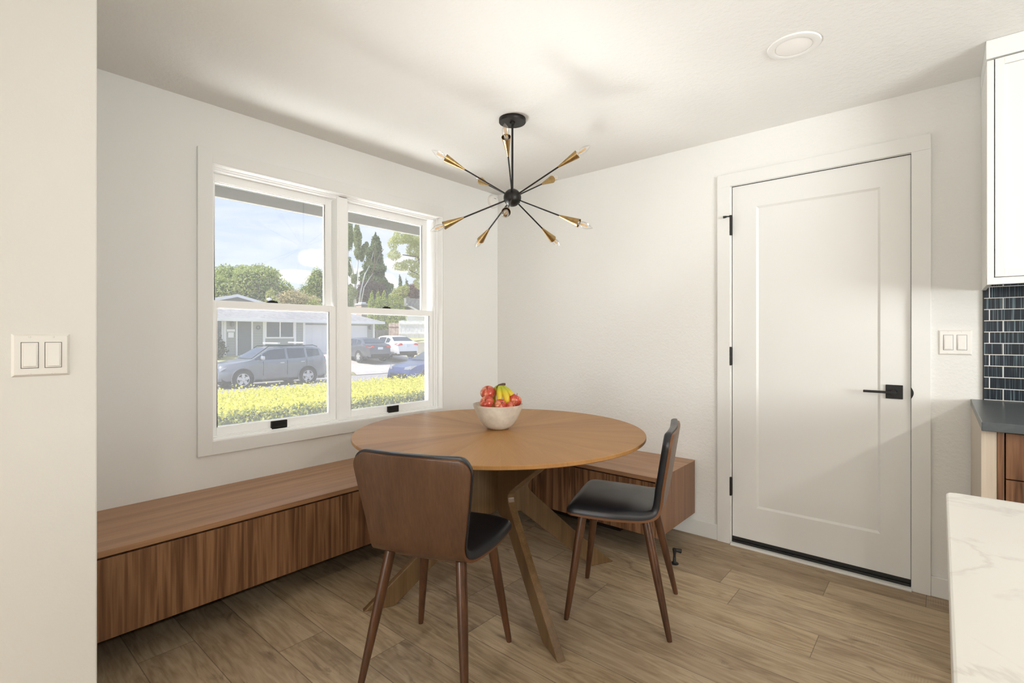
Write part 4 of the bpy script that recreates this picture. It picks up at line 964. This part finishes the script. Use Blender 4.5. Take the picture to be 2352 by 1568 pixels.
q0 = at(928, 697, Xn); q1 = at(985, 725, Xn); m = MB(); m.box(-4, -.0, q0.y - p.y - 3 + .3, 6, 0, at(930, 716, Xn).z - g0n); obj('wall', m, M['house_trim'], t)
za, zb_ = at(929, 700, Xn).z - g0n, at(970, 735, Xn + 2).z - g0n
m = MB(); y0 = q0.y - p.y - 3
m.prism([(.3, y0, za), (.3, y0 + 3.2, za - 1.3), (.3, y0 + 7.5, za - 1.3), (.3, y0 + 7.5, za + .6), (.3, y0, za + .6)], (-.3, 0, 0)); m.prism([(-4.2, y0, za - .1), (.4, y0, za - .1), (.4, y0 + 8, za - .1), (-4.2, y0 + 8, za - .1)], (0, 0, .12))
obj('roof', m, M['roof'], t)
m = MB(); m.prism([(.32, y0, za - .06), (.32, y0 + 3.3, za - 1.38), (.32, y0 + 3.3, za - 1.22), (.32, y0, za + .1)], (.06, 0, 0)); obj('fascia', m, M['house_trim'], t)

# ---------------------------------------------------------------- cars
def carpaint(name, c, metal=.5, rough=.3): return simple(name, c, rough, metal, .5, .6)
M['tyre'] = simple('tyre_rubber', (.03, .03, .03), .8); M['rim'] = simple('alloy_rim', (.62, .62, .63), .35, .6); M['car_glass'] = simple('tinted_car_glass', (.035, .045, .06), .08, 0, .8)
M['chrome'] = simple('silver_bar', (.85, .85, .86), .5, .1); M['tail'] = simple('tail_lamp_red', (.62, .07, .05), .25); M['lamp'] = simple('clear_lamp', (.30, .32, .36), .2); M['plate'] = simple('licence_plate', (.72, .76, .82), .5); M['under'] = simple('car_underside', (.02, .02, .02), .9)
def make_car(name, label, loc, rz, prof, belt, roofw, hw, axles, wr, mat, windows, kind):
    """prof: (x, z) of the upper outline from nose to tail; belt: (x, z) of the waist line; windows: side glass ranges in x"""
    t = thing(name, label, 'car', loc, rz)
    px_ = [p[0] for p in prof][::-1]; pz_ = [p[1] for p in prof][::-1]; bx = [p[0] for p in belt][::-1]; bz = [p[1] for p in belt][::-1]
    top = lambda x: float(np.interp(x, px_, pz_)); bl = lambda x: min(float(np.interp(x, bx, bz)), top(x) - .012)
    x1, x0 = prof[0][0], prof[-1][0]; sill = .30
    def plan(x):
        d = min(x1 - x, x - x0); return 1 - .20 * max(0, 1 - d / .55) ** 2.2
    def sec(x, off=0.0, vs=None):
        zt, zb2, w_ = top(x), bl(x), hw * plan(x); g = max(0.0, (zt - zb2)); k = min(1, g / .35)
        rw = w_ * (1 - (1 - roofw) * k)
        pts = [(0, zt + .012 * k), (rw * .55, zt + .008 * k), (rw * .88, zt - .012 * k), (rw, zt - .06 * k - .004), (w_ * .955 + (rw - w_ * .955) * 0, zb2 + .0), (w_, zb2 - .07), (w_ * 1.01, zb2 - .22), (w_ * 1.005, (zb2 + sill) / 2 - .05), (w_ * .99, sill + .08), (w_ * .93, sill)]
        return pts
    xs = sorted(set([round(v, 3) for v in np.linspace(x0, x1, 61)] + [p[0] for p in prof]))
    m = MB(); G = []
    for x in xs:
        s_ = sec(x); row = [(x, y, z) for y, z in s_[::-1]] + [(x, -y, z) for y, z in s_[1:]]
        G.append(row)
    m.grid(G)
    for e in (0, -1): m.add(G[e], [tuple(range(len(G[e])))])
    obj('body', m, M[mat], t, auto=32)
    m = MB(); m.box(x0 + .15, x1 - .15, -hw * .9, hw * .9, .2, sill + .1); obj('underbody', m, M['under'], t)
    def glass(xa, xb, side, inset=.05):
        n = 10; A = []
        for k in range(n + 1):
            x = xa + (xb - xa) * k / n; s_ = sec(x); a, c = np.array(s_[3]), np.array(s_[4]); h_ = np.linalg.norm(a - c)
            d = (c - a) / max(h_, 1e-6); u, v = a + d * min(.035, h_ * .4), c - d * min(.02, h_ * .3)
            A.append([(x, side * (u[0] + .006), u[1]), (x, side * (v[0] + .006), v[1])])
        mm = MB(); mm.grid(A); obj('side_window', mm, M['car_glass'], t)
    for s_ in (-1, 1):
        for xa, xb in windows['side']: glass(xa, xb, s_)
    def screen_(name_, xa, xb, wk=.86):
        A = []
        for k in range(7):
            x = xa + (xb - xa) * k / 6; s_ = sec(x); w_ = s_[3][0] * wk
            A.append([(x, -w_, top(x) + .006), (x, -w_ * .5, top(x) + .014), (x, 0, top(x) + .016), (x, w_ * .5, top(x) + .014), (x, w_, top(x) + .006)])
        dx = (.012 if xa > 0 else -.012); mm = MB(); mm.grid([[(x + dx, y, z + .004) for x, y, z in r_] for r_ in A]); obj(name_, mm, M['car_glass'], t)
    screen_('windscreen', *windows['front']); screen_('rear_window', *windows['rear'])
    for ax in axles:
        for s_ in (-1, 1):
            ww = hw * plan(ax) * 1.01
            mm = MB(); mm.lathe([(0, 0), (wr * 1.20, 0), (wr * 1.20, .01), (0, .012)], 36, (ax, s_ * (ww - .004), wr + .02), (0, s_, 0))
            mm.v = [v for v in mm.v]; obj('wheel_arch', mm, M['under'], t)
            mm = MB(); mm.lathe([(wr * .66, -.2), (wr * .95, -.2), (wr, -.17), (wr, -.02), (wr * .94, .015), (wr * .70, .02), (wr * .66, .005)], 40, (ax, s_ * (ww + .004), wr), (0, s_, 0), True)
            wh = obj('tyre', mm, M['tyre'], t, auto=40)
            mm = MB(); mm.lathe([(wr * .62, .012), (wr * .69, .014), (wr * .69, -.02), (wr * .62, -.02)], 40, (ax, s_ * (ww + .004), wr), (0, s_, 0), True)
            for k in range(5):
                a = k * 2 * PI / 5 + .3; c_, q_ = math.cos(a), math.sin(a); pp = []
                for r_, h_ in ((.06, .075), (wr * .64, .045)):
                    for sg in (-1, 1): pp.append((ax + c_ * r_ - q_ * h_ * sg, s_ * (ww + .012), wr + q_ * r_ + c_ * h_ * sg))
                mm.prism([pp[0], pp[1], pp[3], pp[2]], (0, s_ * .012, 0))
            mm.lathe([(.075, 0), (.07, .022), (0, .026)], 16, (ax, s_ * (ww + .004), wr), (0, s_, 0)); obj('rim', mm, M['rim'], wh)
            mm = MB(); mm.lathe([(wr * 1.19, 0), (wr * 1.19, .014), (wr * 1.27, .010), (wr * 1.29, 0)], 40, (ax, s_ * (ww - .002), wr + .02), (0, s_, 0), True)
            mm2 = MB(); keep = [v[2] > wr * .55 for v in mm.v]; mm.f = [f for f in mm.f if all(keep[i] for i in f)]; obj('wheel_flare', mm, M[mat], t, smooth=True)
    # lights, mirrors, plate
    for s_ in (-1, 1):
        xr_ = x0 + .10; ww = hw * plan(xr_)
        if kind == 'suv': mm = MB().box(x0 + .02, x0 + .24, s_ * ww * .90 - .05, s_ * ww * .90 + .07 * 1, .86, 1.16) if False else MB().prism([(x0 - .005 + .05, s_ * (ww * .80), .84), (x0 + .05, s_ * (ww * .80), 1.14), (x0 + .26, s_ * (ww + .016), 1.14), (x0 + .13, s_ * (ww + .016), .84)], (-.03, s_ * .012, 0))
        else: mm = MB().prism([(x0 - .012, s_ * ww * .52, .86), (x0 + .0, s_ * ww * .97, .83), (x0 + .26, s_ * (hw * plan(x0 + .26) + .015), .92), (x0 + .10, s_ * ww * .99, .98), (x0 + .005, s_ * ww * .60, .97)], (-.012, s_ * .01, .0))
        obj('tail_lamp', mm, M['tail'], t)
        xf_ = x1 - .12; wf = hw * plan(xf_)
        mm = MB().prism([(x1 - .02, s_ * wf * .50, .66), (x1 - .10, s_ * wf * .90, .66), (x1 - .32, s_ * (hw * plan(x1 - .32) + .012), .84), (x1 - .14, s_ * wf * .90, .82), (x1 - .03, s_ * wf * .55, .76)], (.012, s_ * .01, 0)); obj('headlamp', mm, M['lamp'], t)
        xm = windows['mirror']; wm = hw * plan(xm)
        mm = MB(); mm.box(xm - .06, xm + .06, s_ * (wm + .11) - .10, s_ * (wm + .11) + .10, bl(xm) + .03, bl(xm) + .17); obj('mirror', mm, M['rim'] if kind == 'suv' else M[mat], t, bevel=.03)
    mm = MB().box(x0 - .025, x0 + .01, -.17, .17, .74, .88) if kind != 'suv' else MB().box(x0 - .02, x0 + .01, -.17, .17, .8, .94); obj('number_plate', mm, M['plate'], t)
    mm = MB().box(x0 - .03, x0 + .05, -hw * .72, hw * .72, .30, .46); mm.box(x1 - .05, x1 + .02, -hw * .6, hw * .6, .34, .50); obj('lower_bumper', mm, M['under'], t, bevel=.02)
    if kind == 'suv':
        for s_ in (-1, 1):
            yr = hw * roofw * .86; mm = MB(); mm.tube([(.35, s_ * yr, top(.35) + .02), (.2, s_ * yr, top(.2) + .06), (-1.7, s_ * yr, top(-1.7) + .06), (-1.9, s_ * yr, top(-1.9) + .02)], .018, 8); obj('roof_rail', mm, M['under'], t)
        for xr_ in (-.15, -1.25):
            mm = MB(); mm.box(xr_ - .05, xr_ + .05, -hw * .80, hw * .80, top(xr_) + .12, top(xr_) + .17); obj('roof_bar', mm, M['chrome'], t)
        mm = MB().box(x1 + .0, x1 + .015, -.42, .42, .68, .84); obj('grille', mm, M['under'], t)
        for s_ in (-1, 1):
            mm = MB()
            for xd in (.55, -.42, -1.28 + .02): mm.box(xd - .006, xd + .006, s_ * (hw * 1.0) - .0, s_ * (hw * 1.0) + s_ * .014, .45, bl(xd) - .05)
            obj('door_seam', mm, M['under'], t)
            mm = MB(); mm.box(-.28, -.12, s_ * hw * 1.01, s_ * (hw * 1.01 + .03), .93, .965); mm.box(-1.16, -1.0, s_ * hw * 1.01, s_ * (hw * 1.01 + .03), .95, .985); obj('door_handle', mm, M['rim'], t)
    return t
M['suv_paint'] = carpaint('slate_grey_paint', (.20, .215, .235), .35); M['sedan_paint'] = carpaint('dark_graphite_paint', (.13, .135, .16), .4); M['white_paint'] = carpaint('white_car_paint', (.82, .83, .85), 0); M['blue_paint'] = carpaint('navy_blue_paint', (.045, .07, .22), .35)
suvp = [(2.20, .50), (2.20, .66), (2.16, .80), (2.04, .93), (1.6, 1.01), (1.10, 1.08), (1.00, 1.10), (.62, 1.34), (.30, 1.545), (.12, 1.585), (-.5, 1.625), (-1.2, 1.62), (-1.75, 1.585), (-1.95, 1.55), (-2.08, 1.32), (-2.18, 1.08), (-2.24, .95), (-2.27, .60), (-2.27, .48)]
suvb = [(2.20, .60), (1.0, 1.06), (0, 1.08), (-1.2, 1.12), (-2.0, 1.20), (-2.27, 1.0)]
sx = -18.8; swf = (at(557, 893, -18.0).y + at(705, 877, -18.0).y) / 2
make_car('suv', 'slate grey SUV with silver roof bars parked across the street', (sx, swf, ground_z(sx, swf)), R(-90), suvp, suvb, .74, .89, (1.32, -1.31), .345, 'suv_paint',
         {'side': [(.86, .58), (.52, -.38), (-.48, -1.22), (-1.32, -1.88)], 'front': (.95, .32), 'rear': (-2.00, -2.14), 'mirror': .62}, 'suv')
sedp = [(2.20, .45), (2.20, .62), (2.10, .74), (1.7, .86), (1.15, .95), (1.05, .97), (.35, 1.34), (.1, 1.42), (-.4, 1.455), (-.9, 1.43), (-1.2, 1.37), (-1.72, 1.10), (-1.85, 1.06), (-2.15, 1.03), (-2.22, .95), (-2.26, .62), (-2.26, .45)]
sedb = [(2.20, .56), (1.05, .92), (0, .95), (-1.0, .98), (-1.8, 1.02), (-2.26, .94)]
sw_ = {'side': [(.92, .10), (.0, -.85), (-.92, -1.38)], 'front': (1.0, .38), 'rear': (-1.24, -1.70), 'mirror': .75}
p1 = at(848, 800, -24.6); z1 = ground_z(-24.6, p1.y) + .03
c_ = make_car('sedan', 'dark graphite sedan parked nose-in on the driveway', (-26.2 + 1.2, p1.y - .45, z1 - .02), R(180), sedp, sedb, .74, .88, (1.35, -1.30), .31, 'sedan_paint', sw_, 'sedan')
p2 = at(906, 800, -24.2)
make_car('sedan', 'white sedan parked beside the dark sedan', (-25.0, p2.y + .15, z1 + .10), R(176), sedp, sedb, .74, .88, (1.35, -1.30), .31, 'white_paint', sw_, 'sedan')
p3 = at(880, 840, -14.0)
make_car('sedan', 'dark blue car in the street, only its nose visible', (-14.4, p3.y + 3.2, ground_z(-14, 8)), R(-90), sedp, sedb, .74, .90, (1.35, -1.30), .33, 'blue_paint', sw_, 'sedan')
